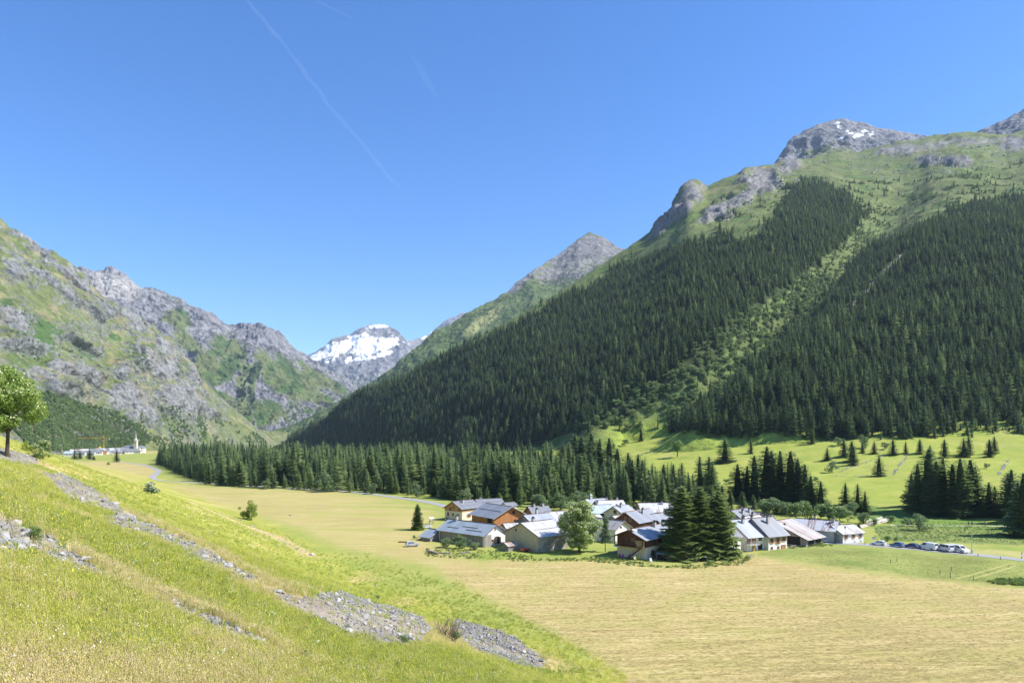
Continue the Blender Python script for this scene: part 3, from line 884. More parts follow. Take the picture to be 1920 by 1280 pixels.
m7 = Patch('grassy_mountain', [(-500, 870, 700), (0, 862, 1150), (100, 858, 1300), (200, 852, 1600), (300, 846, 1750), (400, 836, 2000), (480, 824, 2350), (560, 818, 2800)],
    [(-500, 60, 1500), (0, 409, 1800), (19, 427, 1800), (49, 449, 1820), (75, 468, 1840), (101, 474, 1850), (127, 492, 1870), (157, 516, 1900), (187, 546, 1930), (210, 567, 1960), (240, 585, 2000), (262, 597, 2030), (292, 615, 2080), (322, 643, 2120), (337, 666, 2150), (360, 692, 2200), (394, 726, 2300), (431, 757, 2400), (480, 797, 2500), (520, 810, 2750), (560, 814, 2850)],
    600, 380, m7_disp, m7_cover, M_t7, -500, 560, 'steep grassy mountainside with grey rock outcrops above the church village', 0.1, drop=20, jag=-4.0)
# ------------------------------------------------------------------ vegetation meshes (unit height)
PROTO = bpy.data.collections.new('plant_shapes')       # never linked to the scene
def mesh_obj(name, me, coll):
    o = bpy.data.objects.new(name, me)
    coll.objects.link(o)
    return o
def np_mesh(name, V, Fc, mats, mi=None, smooth=False):
    me = bpy.data.meshes.new(name)
    me.from_pydata([tuple(v) for v in V], [], [tuple(f) for f in Fc])
    for m in mats:
        me.materials.append(m)
    if mi is not None:
        me.polygons.foreach_set('material_index', np.array(mi, np.int32))
    if smooth:
        me.polygons.foreach_set('use_smooth', [True] * len(me.polygons))
    me.update()
    return me
def spruce_crown(seed, levels=22, nb=8, m=3, rmax=0.2, z0=0.06, droop=0.35, airy=0.0, core=0.5, pw=0.85):
    r = random.Random(seed)
    V, Fc, mi = [], [], []
    def tri(a, b, c):
        o = len(V)
        V.extend((a, b, c)); Fc.append((o, o + 1, o + 2)); mi.append(0)
    if core:
        n = 7
        zs = [z0 + 0.03, z0 + 0.12, 0.45, 0.75, 0.97]
        rings = []
        for z in zs:
            t = (z - z0) / (1 - z0)
            rad = rmax * core * max(0.02, (1 - t)) ** pw * (0.6 if z == zs[0] else 1)
            o = len(V)
            for k in range(n):
                a = 2 * math.pi * k / n + z * 3
                q = rad * r.uniform(0.75, 1.15)
                V.append((q * math.cos(a), q * math.sin(a), z))
            rings.append(o)
        for a, b in zip(rings[:-1], rings[1:]):
            for k in range(n):
                Fc.append((a + k, a + (k + 1) % n, b + (k + 1) % n, b + k)); mi.append(1)
    for i in range(levels):
        t = i / (levels - 1)
        t = t ** 0.9
        z = z0 + (0.985 - z0) * t
        Rl = rmax * ((1 - t) ** pw) * r.uniform(0.8, 1.12) + 0.01
        k = max(4, int(round(nb * (0.55 + 0.45 * (1 - t)))))
        a0 = r.random() * 6.28
        for j in range(k):
            if r.random() < airy:
                continue
            a = a0 + 6.283 * (j + r.uniform(-0.35, 0.35)) / k
            L = Rl * r.uniform(0.7, 1.1)
            zj = z + r.uniform(-0.6, 0.6) / levels
            d = Vector((math.cos(a), math.sin(a), 0))
            s_ = Vector((-math.sin(a), math.cos(a), 0))
            dr = droop * (1 - t) ** 0.5 * r.uniform(0.7, 1.3) - 0.28 * t
            def pt(q):
                return d * (L * q) + Vector((0, 0, zj - L * dr * q ** 1.3 + 0.12 * L * q ** 4))
            w = L * r.uniform(0.46, 0.62)
            for q in range(m):
                q0 = 0.22 + 0.74 * q / m
                q1 = q0 + 0.95 / m
                for sg in (-1, 1):
                    l = w * (1.0 - 0.45 * q0) * r.uniform(0.75, 1.2)
                    tip = pt(min(1.0, (q0 + q1) / 2 + 0.16)) + s_ * (sg * l) + Vector((0, 0, -l * r.uniform(0.12, 0.55)))
                    tri(pt(q0), pt(q1), tip)
            e = pt(0.8)
            tri(e - s_ * (w * 0.34), e + s_ * (w * 0.34), pt(1.08))
    return V, Fc, mi
def trunk_mesh(name, rad, h0=-0.03, h1=0.9, n=6, mat=None):
    b = MB().tube((0, 0, h0), (0, 0, h1), rad, rad * 0.15, n, False)
    return b.mesh(name, mat or M_bark)
def leaf_blob(seed, n, lobes, leaf, squash=1.0, bl=0.0):
    """leaf-sized faces over and inside many small lobes; lobes = list of (centre, radius)"""
    r = np.random.default_rng(seed)
    V, Fc, mi = [], [], []
    w = np.array([q[1] ** 2 for q in lobes]); w = w / w.sum()
    pick = r.choice(len(lobes), n, p=w)
    for i in range(n):
        c, rad = lobes[pick[i]]
        u = r.normal(size=3); u /= np.linalg.norm(u)
        rr = rad * (1 - 0.5 * r.random() ** 2.2)
        p = np.array(c) + u * rr * np.array([1, 1, squash])
        nrm = u * 0.8 + np.array([0, 0, 0.4]) + r.normal(size=3) * 0.55
        nrm /= np.linalg.norm(nrm)
        t = np.cross(nrm, r.normal(size=3)); t /= np.linalg.norm(t) + 1e-9
        b = np.cross(nrm, t)
        s_ = leaf * r.uniform(0.6, 1.4)
        o = len(V)
        V += [p - t * s_, p + b * s_ * 0.55 - nrm * s_ * 0.2, p + t * s_, p - b * s_ * 0.55 - nrm * s_ * 0.15]
        Fc += [(o, o + 1, o + 2), (o, o + 2, o + 3)]
        f = 1 if (bl and u[2] > -0.2 and r.random() < bl) else 0
        mi += [f, f]
    return V, Fc, mi
def crown_lobes(seed, n, cz, rx, rz, lr):
    r = np.random.default_rng(seed)
    out = []
    for k in range(n):
        u = r.normal(size=3); u /= np.linalg.norm(u)
        q = r.random() ** 0.45
        taper = 1 - 0.35 * max(0, u[2])
        out.append(((u[0] * rx * q * taper, u[1] * rx * q * taper, cz + u[2] * rz * q), lr * r.uniform(0.6, 1.3)))
    return out
def limbs(seed, h0, cz, rx, rz, n, rad):
    r = random.Random(seed)
    b = MB()
    top = (r.uniform(-.02, .02), r.uniform(-.02, .02), h0)
    b.tube((0, 0, -0.03), top, rad, rad * 0.72, 8, False)
    b.tube(top, (0, 0, cz + rz * 0.4), rad * 0.7, rad * 0.15, 6, False)
    for k in range(n):
        a = 6.283 * (k + r.random() * 0.6) / n
        e = Vector((math.cos(a) * rx * 0.75, math.sin(a) * rx * 0.75, cz + rz * r.uniform(-0.45, 0.55)))
        s_ = Vector(top) * r.uniform(0.85, 1.0)
        mid = s_.lerp(e, 0.5) + Vector((0, 0, 0.03))
        b.tube(s_, mid, rad * 0.45, rad * 0.28, 5, False)
        b.tube(mid, e, rad * 0.28, rad * 0.06, 5, False)
    return b

# spruce kinds: near, belt and forest grades
def _cr(seed, lv, nb, m, mats, **k):
    V, Fc, mi = spruce_crown(seed, lv, nb, m, **k)
    return np_mesh('spruce_crown', V, Fc, mats, mi)
SP_NEAR = [_cr(40 + k, 44, 13, 6, [M_spruce2, M_core], rmax=0.23 + 0.02 * k, z0=0.02, droop=0.42, airy=0.06, core=0.5, pw=0.56) for k in range(3)]
SP_BELT = [_cr(60 + k, 26, 10, 4, [M_spruceb, M_core], rmax=[0.19, 0.22, 0.17, 0.20, 0.24][k], z0=[0.05, 0.03, 0.08, 0.12, 0.04][k], airy=0.10, core=0.34, pw=[0.7, 0.75, 0.65, 0.6, 0.8][k]) for k in range(5)]
SP_FULL = [_cr(70 + k, 28, 10, 4, [M_spruceb, M_core], rmax=[0.17, 0.19, 0.21][k], z0=0.03, airy=0.12, core=0.4, pw=[0.5, 0.55, 0.6][k]) for k in range(3)]
LA_BELT = [_cr(80 + k, 24, 9, 4, [M_larch, M_larch], rmax=[0.17, 0.19, 0.16][k], z0=0.10, airy=0.22, core=0.25, droop=0.2, pw=0.7) for k in range(3)]
SP_FOR = [_cr(100 + k, 17, 7, 3, [M_spruce, M_core], rmax=[0.17, 0.19, 0.21, 0.18][k], z0=0.05, airy=0.08, core=0.36, pw=[0.62, 0.7, 0.66, 0.75][k]) for k in range(4)]
SP_DEAD = _cr(130, 22, 7, 3, [M_dead, M_twig], rmax=0.12, z0=0.1, airy=0.3, core=0.2)
T_NEAR = trunk_mesh('trunk', 0.016)
T_BELT = trunk_mesh('trunk', 0.011)
def dec(name, seed, n, nl, cz, rx, rz, lr, leaf, mats, bl=0.0):
    V, Fc, mi = leaf_blob(seed, n, crown_lobes(seed, nl, cz, rx, rz, lr), leaf, 0.8, bl)
    return np_mesh(name, V, Fc, mats, mi)
DEC_MID = [dec('crown', 200 + k, 1500, 26, 0.60, 0.30, 0.33, 0.10, 0.028, [M_decid]) for k in range(3)]
ALD = [dec('crown', 220 + k, 420, 12, 0.45, 0.42, 0.38, 0.17, 0.06, [M_alder]) for k in range(3)]
WIL = [dec('crown', 230 + k, 1400, 22, 0.45, 0.5, 0.38, 0.15, 0.035, [M_willow]) for k in range(2)]
BSH = [dec('leaves', 240 + k, 1500, 18, 0.45, 0.48, 0.40, 0.16, 0.035, [M_decid]) for k in range(2)]
BSY = dec('leaves', 250, 2600, 26, 0.45, 0.52, 0.42, 0.14, 0.032, [M_bushyel])
DEC_TR = limbs(1, 0.3, 0.6, 0.3, 0.33, 6, 0.025).mesh('trunk', M_bark)
BSH_TR = limbs(2, 0.1, 0.45, 0.4, 0.35, 7, 0.02).mesh('stems', M_bark)

# ------------------------------------------------------------------ scattering (stuff): points carrying plant shapes
def scatter(name, pts, rots, scales, idx, protos, label, cat, mat=None):
    """pts (n,3), rots (n,3) euler, scales (n,) or (n,3), idx (n,) into protos (list of meshes, or lists of meshes)"""
    coll = bpy.data.collections.new(name + '_shapes')
    for k, me in enumerate(protos):
        mesh_obj('%s_shape_%02d' % (name, k), me, coll)
    me = bpy.data.meshes.new(name)
    n = len(pts)
    me.vertices.add(n)
    me.vertices.foreach_set('co', np.asarray(pts, np.float32).ravel())
    sc3 = np.asarray(scales, np.float32)
    if sc3.ndim == 1:
        sc3 = np.repeat(sc3[:, None], 3, 1)
    for nm, ty, arr, key in (('rot', 'FLOAT_VECTOR', rots, 'vector'), ('size', 'FLOAT_VECTOR', sc3, 'vector')):
        a = me.attributes.new(nm, ty, 'POINT')
        a.data.foreach_set(key, np.asarray(arr, np.float32).ravel())
    a = me.attributes.new('shape', 'INT', 'POINT')
    a.data.foreach_set('value', np.asarray(idx, np.int32))
    me.update()
    o = put(name, me)
    ng = bpy.data.node_groups.new(name + '_scatter', 'GeometryNodeTree')
    ng.interface.new_socket('Geometry', in_out='INPUT', socket_type='NodeSocketGeometry')
    ng.interface.new_socket('Geometry', in_out='OUTPUT', socket_type='NodeSocketGeometry')
    N, L = ng.nodes, ng.links
    gi, go = N.new('NodeGroupInput'), N.new('NodeGroupOutput')
    ip = N.new('GeometryNodeInstanceOnPoints')
    ci = N.new('GeometryNodeCollectionInfo')
    ci.inputs['Collection'].default_value = coll
    ci.inputs['Separate Children'].default_value = True
    ci.inputs['Reset Children'].default_value = True
    def named(nm, ty):
        q = N.new('GeometryNodeInputNamedAttribute')
        q.data_type = ty
        q.inputs['Name'].default_value = nm
        return q.outputs[0]
    L.new(gi.outputs[0], ip.inputs['Points'])
    L.new(ci.outputs[0], ip.inputs['Instance'])
    ip.inputs['Pick Instance'].default_value = True
    L.new(named('shape', 'INT'), ip.inputs['Instance Index'])
    er = N.new('FunctionNodeEulerToRotation')
    L.new(named('rot', 'FLOAT_VECTOR'), er.inputs[0])
    L.new(er.outputs[0], ip.inputs['Rotation'])
    L.new(named('size', 'FLOAT_VECTOR'), ip.inputs['Scale'])
    L.new(ip.outputs[0], go.inputs[0])
    md = o.modifiers.new('scatter', 'NODES')
    md.node_group = ng
    return tag(o, label, cat, kind='stuff')
def thin(p, cell, rng):
    """at most one point per cell: evens out clumps"""
    k = np.floor(p / cell).astype(np.int64)
    key = k[:, 0] * 73856093 ^ k[:, 1] * 19349663 ^ k[:, 2] * 83492791
    _, i = np.unique(key, return_index=True)
    return i
def zrot(n):
    return np.stack([RNG.normal(0, 0.03, n), RNG.normal(0, 0.03, n), RNG.random(n) * 6.28], 1)

MIXZONE = [(960, 856), (1040, 800), (1120, 790), (1190, 750), (1290, 690), (1380, 620), (1450, 560), (1520, 520), (1570, 520), (1490, 600), (1420, 680), (1350, 745), (1280, 800), (1150, 830), (1040, 850)]
def forest():
    p, area, nn = m1.sample(260000, RNG)
    px, py = topx(p[:, 0], p[:, 1], p[:, 2])
    jx = px + 38 * fbm(p / 70, 4) + RNG.normal(0, 7, len(px)); jy = py + 20 * fbm(p / 70 + 9, 4) + RNG.normal(0, 4, len(px))
    gap = fbm(p / 110 + 31, 4)
    inA, inB = inpoly(jx, jy, FOREST_A), inpoly(jx, jy, FOREST_B)
    ok = (inA | inB) & (gap < 0.42) & (px < 2080)
    d3, _, _ = segdist(px, py, [(1560, 625), (1610, 560), (1650, 520), (1690, 480)])
    ok &= d3 > 7
    dg, _, _ = segdist(px, py, GULLY)
    ok &= (dg + 22 * fbm(p / 50 + 77, 3) > 46 * sst(400, 620, py) + 8) | (RNG.random(len(px)) < 0.07)
    mixz = inpoly(px + 20 * fbm(p / 60 + 5, 3), py, MIXZONE)
    ok &= ~mixz | (RNG.random(len(px)) < 0.16)
    # clearings seen in the lower forest
    for e in ((890, 790, 26, 9, -20), (1320, 700, 60, 7, -40), (1435, 760, 6, 40, 5)):
        ok &= ell(px, py, *e) < 0
    p = p[ok]
    p = p[thin(p, 6.6, RNG)]
    n = len(p)
    px, py = topx(p[:, 0], p[:, 1], p[:, 2])
    up = sst(700, 380, py)
    hgt = (RNG.normal(19.5, 4.5, n) + 8 * fbm(p / 45, 3)).clip(8, 31) * (1 - 0.28 * up)
    hgt *= np.where(inpoly(px, py, FOREST_B), 1.0, 0.95)
    p[:, 2] -= 0.8
    kind = RNG.integers(0, 4, n)
    lar = (RNG.random(n) < 0.05 + 0.10 * sst(0.1, 0.4, fbm(p / 90, 3)))
    kind = np.where(lar, 4 + RNG.integers(0, 2, n), kind)
    wid = RNG.uniform(0.85, 1.35, n)
    sc3 = np.stack([hgt * wid, hgt * wid, hgt], 1)
    scatter('spruce_forest', p, zrot(n), sc3, kind, SP_FOR + LA_BELT[:2], 'dense dark spruce forest covering the right-hand mountainside', 'forest')
    # green alders: gully, upper shoulder, forest edge
    p, area, nn = m1.sample(110000, RNG)
    px, py = topx(p[:, 0], p[:, 1], p[:, 2])
    n2 = fbm(p / 60, 4)
    d, _, _ = segdist(px, py, GULLY)
    inF = inpoly(px, py, FOREST_A) | inpoly(px, py, FOREST_B)
    dens = 0.95 * sst(95, 30, d) * sst(400, 480, py) * sst(-0.4, 0.05, n2) + 0.9 * sst(0.0, 0.3, n2) * inpoly(px, py, [(1330, 420), (1480, 330), (1640, 340), (1780, 330), (1930, 290), (2100, 250), (2100, 380), (1860, 380), (1640, 480), (1500, 560), (1420, 560), (1600, 430), (1500, 330), (1380, 470), (1180, 520), (1100, 530), (1170, 480), (1250, 440)]) + 0.05 * inF + 0.55 * inpoly(px, py, MIXZONE)
    dens = dens * sst(230, 300, py)
    ok = (RNG.random(len(p)) < dens) & (px < 2080) & (py < 808)
    p = p[ok]; p = p[thin(p, 4.0, RNG)]
    n = len(p)
    px, py = topx(p[:, 0], p[:, 1], p[:, 2])
    s_ = RNG.uniform(2.5, 6.5, n) * np.where(py > 520, 1.7, 1.0)
    sc3 = np.stack([s_ * 1.1, s_ * 1.1, s_], 1)
    p[:, 2] -= 0.3
    k = RNG.integers(0, 3, n)
    k = np.where(RNG.random(n) < 0.12, 3 + RNG.integers(0, 2, n), k)
    sc3[k >= 3] = (np.array([1, 1, 1.0]) * RNG.uniform(7, 16, (int((k >= 3).sum()), 1)))
    scatter('alder_scrub', p, zrot(n), sc3, k, ALD + SP_FOR[:2], 'light green alder scrub filling the gully and upper slopes', 'scrub')
forest()

def far_scrub(patch, n, poly, label, name, smin, smax, dens=0.5, ns=120, thr=0.0, ymax=2000, protos=None, cell=5):
    p, a, nn = patch.sample(n, RNG)
    px, py = topx(p[:, 0], p[:, 1], p[:, 2])
    f = fbm(p / ns + 3, 4)
    ok = inpoly(px, py, poly) & (RNG.random(n) < dens * sst(thr - 0.05, thr + 0.25, f))
    p = p[ok]; p = p[thin(p, cell, RNG)]
    m_ = len(p)
    s_ = RNG.uniform(smin, smax, m_)
    p[:, 2] -= 0.4
    k = RNG.integers(0, len(protos or ALD), m_)
    scatter(name, p, zrot(m_), np.stack([s_ * 0.9, s_ * 0.9, s_], 1), k, protos or ALD, label, 'scrub')
far_scrub(m7, 200000, [(85, 735), (125, 748), (165, 762), (215, 775), (262, 800), (285, 828), (262, 842), (60, 850), (20, 800)], 'dark broadleaf wood behind the church village', 'broadleaf_wood', 8, 15, 0.9, 200, -0.5, protos=ALD + [DEC_MID[0]], cell=7)
far_scrub(m7, 120000, [(255, 775), (330, 760), (420, 790), (480, 812), (500, 830), (290, 840), (262, 815)], 'scattered bushes on the lower slope beyond the church', 'hillside_bushes', 4, 11, 0.5, 90, -0.02, protos=ALD, cell=7)
far_scrub(m7, 60000, [(0, 560), (60, 600), (160, 640), (240, 640), (300, 690), (200, 670), (120, 720), (0, 640)], 'dark shrubs dotted between the outcrops of the grassy mountain', 'mountain_shrubs', 3, 7, 0.5, 70, 0.05, protos=ALD, cell=5)
far_scrub(m4, 80000, [(500, 830), (560, 790), (690, 722), (780, 660), (880, 590), (1000, 530), (1150, 480), (1100, 540), (900, 660), (700, 760), (560, 830)], 'dark shrubs dotted over the green ridge up the valley', 'ridge_shrubs', 4, 11, 0.6, 150, -0.05, protos=ALD, cell=10)
far_scrub(m6, 60000, [(380, 790), (480, 760), (560, 760), (620, 770), (560, 810), (480, 830), (420, 820)], 'shrubs along the foot of the craggy range', 'range_foot_shrubs', 5, 13, 0.6, 150, -0.05, protos=ALD, cell=12)

# ------------------------------------------------------------------ single trees
def conifer(loc, h, kind='spruce', label=None, group=None, name=None, wid=1.0, near=False):
    nm = name or ('larch_tree' if kind == 'larch' else 'spruce_tree')
    t = thing(nm, loc, label, 'tree', random.random() * 6.28, group, (h * wid, h * wid, h))
    cr = random.choice(SP_NEAR if near else LA_BELT if kind == 'larch' else SP_FULL if kind == 'full' else SP_BELT)
    put('trunk', T_NEAR if near else T_BELT, t)
    put('crown', cr, t)
    return t
def broadleaf(loc, h, label, group=None, name='broadleaf_tree', crown=None, trunk=None, wid=1.0):
    t = thing(name, loc, label, 'tree', random.random() * 6.28, group, (h * wid, h * wid, h))
    put('trunk', trunk or DEC_TR, t)
    put('crown', crown or random.choice(DEC_MID), t)
    return t
def bush(loc, h, label, name='bush', crown=None, wid=1.0, group=None, cat='bush'):
    t = thing(name, loc, label, cat, random.random() * 6.28, group, (h * wid, h * wid, h))
    put('stems', BSH_TR, t)
    put('leaves', crown or random.choice(BSH), t)
    return t
def at(px, py):
    g = G(px, py)
    return g, g.y / F          # place on the land, metres per photo pixel there

ORD = 'first second third fourth fifth sixth seventh eighth ninth tenth eleventh twelfth thirteenth fourteenth fifteenth'.split()
# belt of trees along the river
BELT = [(296, 870), (345, 893), (392, 908), (500, 915), (620, 921), (740, 927), (800, 930), (860, 938), (960, 948), (1030, 952), (1100, 950), (1180, 948), (1260, 955), (1340, 962), (1340, 935), (1250, 930), (1150, 915), (1060, 890), (1000, 880), (900, 872), (820, 866), (700, 866), (600, 866), (500, 868), (400, 862), (330, 858), (300, 858)]
def belt():
    n = 60000
    y = RNG.uniform(280, 1150, n)
    x = y * (RNG.uniform(285, 1345, n) - CX) / F
    z = H(x, y)
    px, py = topx(x, y, z)
    ok = inpoly(px, py, BELT)
    x, y, z, px, py = x[ok], y[ok], z[ok], px[ok], py[ok]
    p = np.stack([x, y, z], 1)
    i = thin(p * np.array([1, 1, 0]), 7.6, RNG)
    p, px, py = p[i], px[i], py[i]
    o = np.argsort(p[:, 1])
    p, px, py = p[o], px[o], py[o]
    keep = np.ones(len(p), bool)
    n = len(p)
    # the front of the belt is a mix of young and tall trees
    big = fbm(p / 30, 3)
    hgt = (RNG.normal(17, 5.5, n) + 16 * big).clip(6, 31)
    hgt *= np.interp(px, [300, 420, 700, 1000, 1340], [0.9, 1.1, 1.0, 1.05, 0.8])
    front = np.array([py[k] > np.interp(px[k], [345, 392, 500, 740, 860, 960, 1100, 1340], [889, 903, 910, 921, 931, 941, 941, 950]) for k in range(n)])
    hgt = np.where(front, hgt * RNG.uniform(0.45, 0.95, n), hgt)
    lar = RNG.random(n) < np.interp(px, [300, 450, 700, 1200], [0.2, 0.45, 0.4, 0.4]) + 0.5 * big
    p[:, 2] -= 0.3
    # apparent prominence: height in pixels with a bonus for standing in front
    prom = hgt / p[:, 1] * (1 + 0.8 * front)
    order = np.argsort(-prom)
    single = np.zeros(n, bool)
    single[order[:190]] = True
    zone = [(400, 'at the road-bend end of the river belt'), (520, 'in the river belt right of the road bend'), (640, 'in the river belt beyond the wide hay field'), (780, 'in the river belt beyond the lone lawn spruce'), (900, 'in the river belt behind the honey timber chalet'), (1000, 'in the river belt behind the orange-brown barn'), (1130, 'in the river belt behind the flowering maple'), (1400, 'in the river belt behind the brown chalet')]
    for k in np.where(single)[0]:
        zn = next(b for a, b in zone if px[k] < a)
        hp = hgt[k] / p[k, 1] * F
        sz_ = 'short' if hp < 32 else 'tall' if hp > 50 else 'middling'
        rw = 'front-row' if front[k] else 'inner'
        if lar[k]:
            conifer(p[k], hgt[k], 'larch', '%s %s pale larch %s' % (sz_, rw, zn), '%s %s larches %s' % (sz_, rw, zn), wid=random.uniform(0.95, 1.5))
        else:
            conifer(p[k], hgt[k], random.choice(['spruce', 'full']), '%s %s dark spruce %s' % (sz_, rw, zn), '%s %s spruces %s' % (sz_, rw, zn), wid=random.uniform(0.9, 1.4))
    q = ~single
    k = np.where(lar[q], 4 + RNG.integers(0, 3, int(q.sum())), RNG.integers(0, 4, int(q.sum())))
    w = RNG.uniform(0.9, 1.3, int(q.sum()))
    sc3 = np.stack([hgt[q] * w, hgt[q] * w, hgt[q]], 1)
    scatter('belt_forest', p[q], zrot(int(q.sum())), sc3, k, SP_FOR + LA_BELT, 'mass of spruces and larches filling the back of the river belt', 'forest')
belt()
# fringe of small leafy trees at the belt's front and by the river
FR = [(452, 903, 22), (500, 917, 18), (612, 922, 34), (655, 922, 16), (700, 926, 22), (780, 932, 26), (872, 941, 24), (420, 905, 16), (1010, 955, 32), (1050, 956, 30), (1085, 952, 34), (1105, 950, 26)]
for k, (px, py, h) in enumerate(sorted(FR)):
    g, m_ = at(px, py)
    broadleaf(g, h * m_ * 1.25, '%s small pale leafy tree from the left along the river belt front' % ORD[k], 'leafy trees edging the river belt', 'leafy_tree', random.choice(WIL + DEC_MID[:1]), wid=random.uniform(0.8, 1.1))

# dark clumps and lone trees on and below the right-hand meadow: (px, py of foot, height in px, width factor, label)
SPOT = [
 ('dark spruce in the clump behind the flowering maple', 'spruces in the clump behind the maple', [(1058, 898, 78), (1075, 900, 92), (1092, 902, 88), (1108, 905, 100), (1124, 905, 92), (1138, 908, 96), (1160, 912, 80), (1180, 912, 84), (1193, 914, 66), (1208, 922, 62), (1218, 930, 50)]),
 ('tall dark spruce in the stand above the slate-roofed houses', 'spruces in the stand above the slate roofs', [(1382, 938, 88), (1400, 936, 84), (1418, 940, 108), (1434, 942, 112), (1450, 944, 104), (1466, 944, 112), (1480, 946, 110), (1494, 948, 112), (1506, 950, 92), (1524, 954, 80), (1538, 956, 70)]),
 ('tall dark spruce in the stand beyond the parked cars', 'spruces in the stand beyond the cars', [(1710, 950, 66), (1724, 956, 88), (1742, 962, 118), (1756, 966, 104), (1770, 966, 112), (1786, 968, 122), (1800, 968, 140), (1816, 966, 118), (1830, 964, 92), (1752, 968, 60)]),
 ('dark spruce at the meadow corner beyond the signpost', 'spruces in the meadow corner', [(1856, 970, 82), (1868, 965, 66), (1886, 966, 84), (1900, 972, 92), (1912, 980, 96), (1922, 1006, 118), (1940, 990, 100)]),
 ('spruce in the row along the upper edge of the meadow', 'spruces along the upper meadow edge', [(1520, 832, 28), (1672, 853, 40), (1700, 850, 30), (1722, 852, 34), (1742, 856, 30), (1768, 858, 42), (1808, 858, 46), (1815, 852, 36), (1854, 858, 36), (1868, 850, 38), (1640, 850, 26), (1596, 866, 44), (1602, 872, 36), (1618, 850, 24), (1582, 858, 36)]),
 ('small spruce on the upper left of the meadow', 'small spruces on the upper meadow', [(1200, 826, 24), (1186, 822, 30), (1158, 822, 34), (1170, 816, 28), (1245, 812, 30), (1258, 808, 22), (1232, 800, 26), (1272, 800, 26), (1285, 812, 34), (1300, 816, 38), (1318, 818, 42), (1340, 820, 44), (1365, 815, 36), (1385, 810, 42), (1408, 808, 40)]),
 ('young spruce by the river just behind the hamlet', 'young spruces behind the hamlet', [(1318, 915, 40), (1330, 918, 34), (1296, 950, 40), (1395, 958, 42), (1412, 956, 36), (1424, 955, 30), (1436, 958, 26), (1240, 942, 40), (1262, 940, 46), (1280, 935, 44), (1350, 950, 46), (1370, 955, 40), (1452, 962, 30), (1470, 963, 26)]),
]
for lab, grp, lst in SPOT:
    for k, (px, py, h) in enumerate(sorted(lst)):
        h = h * (random.uniform(0.78, 1.06) if len(lst) > 6 else 1)
        g, m_ = at(px + random.uniform(-4, 4), py + random.uniform(-2, 1))
        conifer(g - Vector((0, 0, 0.3)), h * m_, 'full' if h > 60 or random.random() < 0.4 else 'spruce', lab + ', %s from the left' % ORD[k], grp, wid=random.uniform(1.25, 1.75) if h < 60 else random.uniform(1.4, 1.85))
LONE = [(1359, 866, 48, 1.9, 'broad lone spruce in the middle of the bright meadow'), (1648, 893, 42, 1.9, 'lone spruce beside the dry-stone line in the meadow'), (1551, 863, 26, 1.8, 'small lone spruce above the pale willow in the meadow'), (1408, 850, 30, 1.3, 'lone spruce at the top of the tall stand'), (1585, 946, 44, 1.6, 'single spruce on the grass above the bridge'), (1608, 962, 58, 1.6, 'taller of the paired spruces above the bridge'), (1622, 964, 46, 1.7, 'shorter of the paired spruces above the bridge'), (1741, 876, 22, 1.2, 'tiny spruce at the foot of the stone line on the right')]
for px, py, h, w, lab in LONE:
    g, m_ = at(px, py)
    conifer(g - Vector((0, 0, 0.2)), h * m_, 'spruce', lab, wid=w)
g, m_ = at(735, 838)
conifer(P(735, 846, 1120), 22, 'spruce', 'dead reddish spruce at the foot of the wooded slope', name='dead_spruce')
bpy.data.objects['dead_spruce'].children[1].data = SP_DEAD
for k, (px, py, h) in enumerate(sorted([(1150, 846, 18), (1172, 836, 16), (1216, 818, 20), (1138, 830, 22), (1110, 842, 20), (1094, 850, 22), (1340, 905, 16), (1362, 912, 18), (1300, 920, 20), (1530, 905, 14), (1496, 822, 18), (1446, 824, 20), (1572, 835, 18), (1660, 842, 16), (1850, 878, 12)])):
    g, m_ = at(px, py)
    bush(g, h * m_, '%s rounded bush from the left across the bright meadow' % ORD[k], 'bush', random.choice(ALD + WIL), random.uniform(0.9, 1.3), 'bushes dotted over the bright meadow')
g, m_ = at(1270, 856); broadleaf(g, 36 * m_, 'round lone broadleaf tree standing in the bright meadow', wid=1.15)
g, m_ = at(1616, 840); broadleaf(g, 34 * m_, 'pale round leafy tree among the spruces at the meadow top', crown=WIL[0], wid=0.75)
g, m_ = at(1560, 886); broadleaf(g, 26 * m_, 'pale willow spreading low in the meadow', name='willow_tree', crown=WIL[1], wid=1.0)

# bushes with a place of their own
def put_bush(px, py, h, label, crown=None, wid=1.0, name='bush'):
    g, m_ = at(px, py)
    return bush(g - Vector((0, 0, 0.1)), h * m_, label, name, crown, wid)
put_bush(465, 974, 40, 'yellow-green bush at the edge of the slope above the hay field', BSY, 0.85)
put_bush(66, 1013, 36, 'small green bush standing beside the near stone bank', BSH[0], 0.8)
put_bush(757, 1208, 26, 'small green bush at the foot of the big rubble bank', BSH[1], 0.95)
put_bush(572, 1240, 28, 'dark green shrub low in the grass below the rubble', BSH[0], 0.8)
put_bush(708, 1126, 16, 'grey-green tuft of shrub above the rubble bank', WIL[0], 1.1)
put_bush(1724, 994, 36, 'wide pale willow bush beyond the parked cars', WIL[1], 1.25)
put_bush(1620, 982, 30, 'round pale bush beside the footbridge', WIL[0], 1.1)
put_bush(1520, 976, 38, 'rounded alder bush behind the zinc-roofed house', ALD[0], 0.9)
put_bush(1664, 1014, 14, 'dark little bush behind the white parked car', BSH[1], 1.2)
put_bush(1680, 1015, 12, 'dark little bush behind the blue parked car', BSH[0], 0.9)
put_bush(1400, 1050, 12, 'low green garden bush beside the spruce clump', BSH[0], 1.6)
put_bush(1330, 1058, 10, 'low leafy plants along the shed front', BSH[1], 2.2)
put_bush(1460, 1026, 10, 'low green shrub by the corner of the white house', BSH[0], 1.4)
put_bush(838, 1026, 26, 'rounded grey-green willow bush before the long barn', WIL[0], 1.1)
put_bush(862, 1028, 32, 'larger grey-green willow bush before the long barn', WIL[1], 1.2)
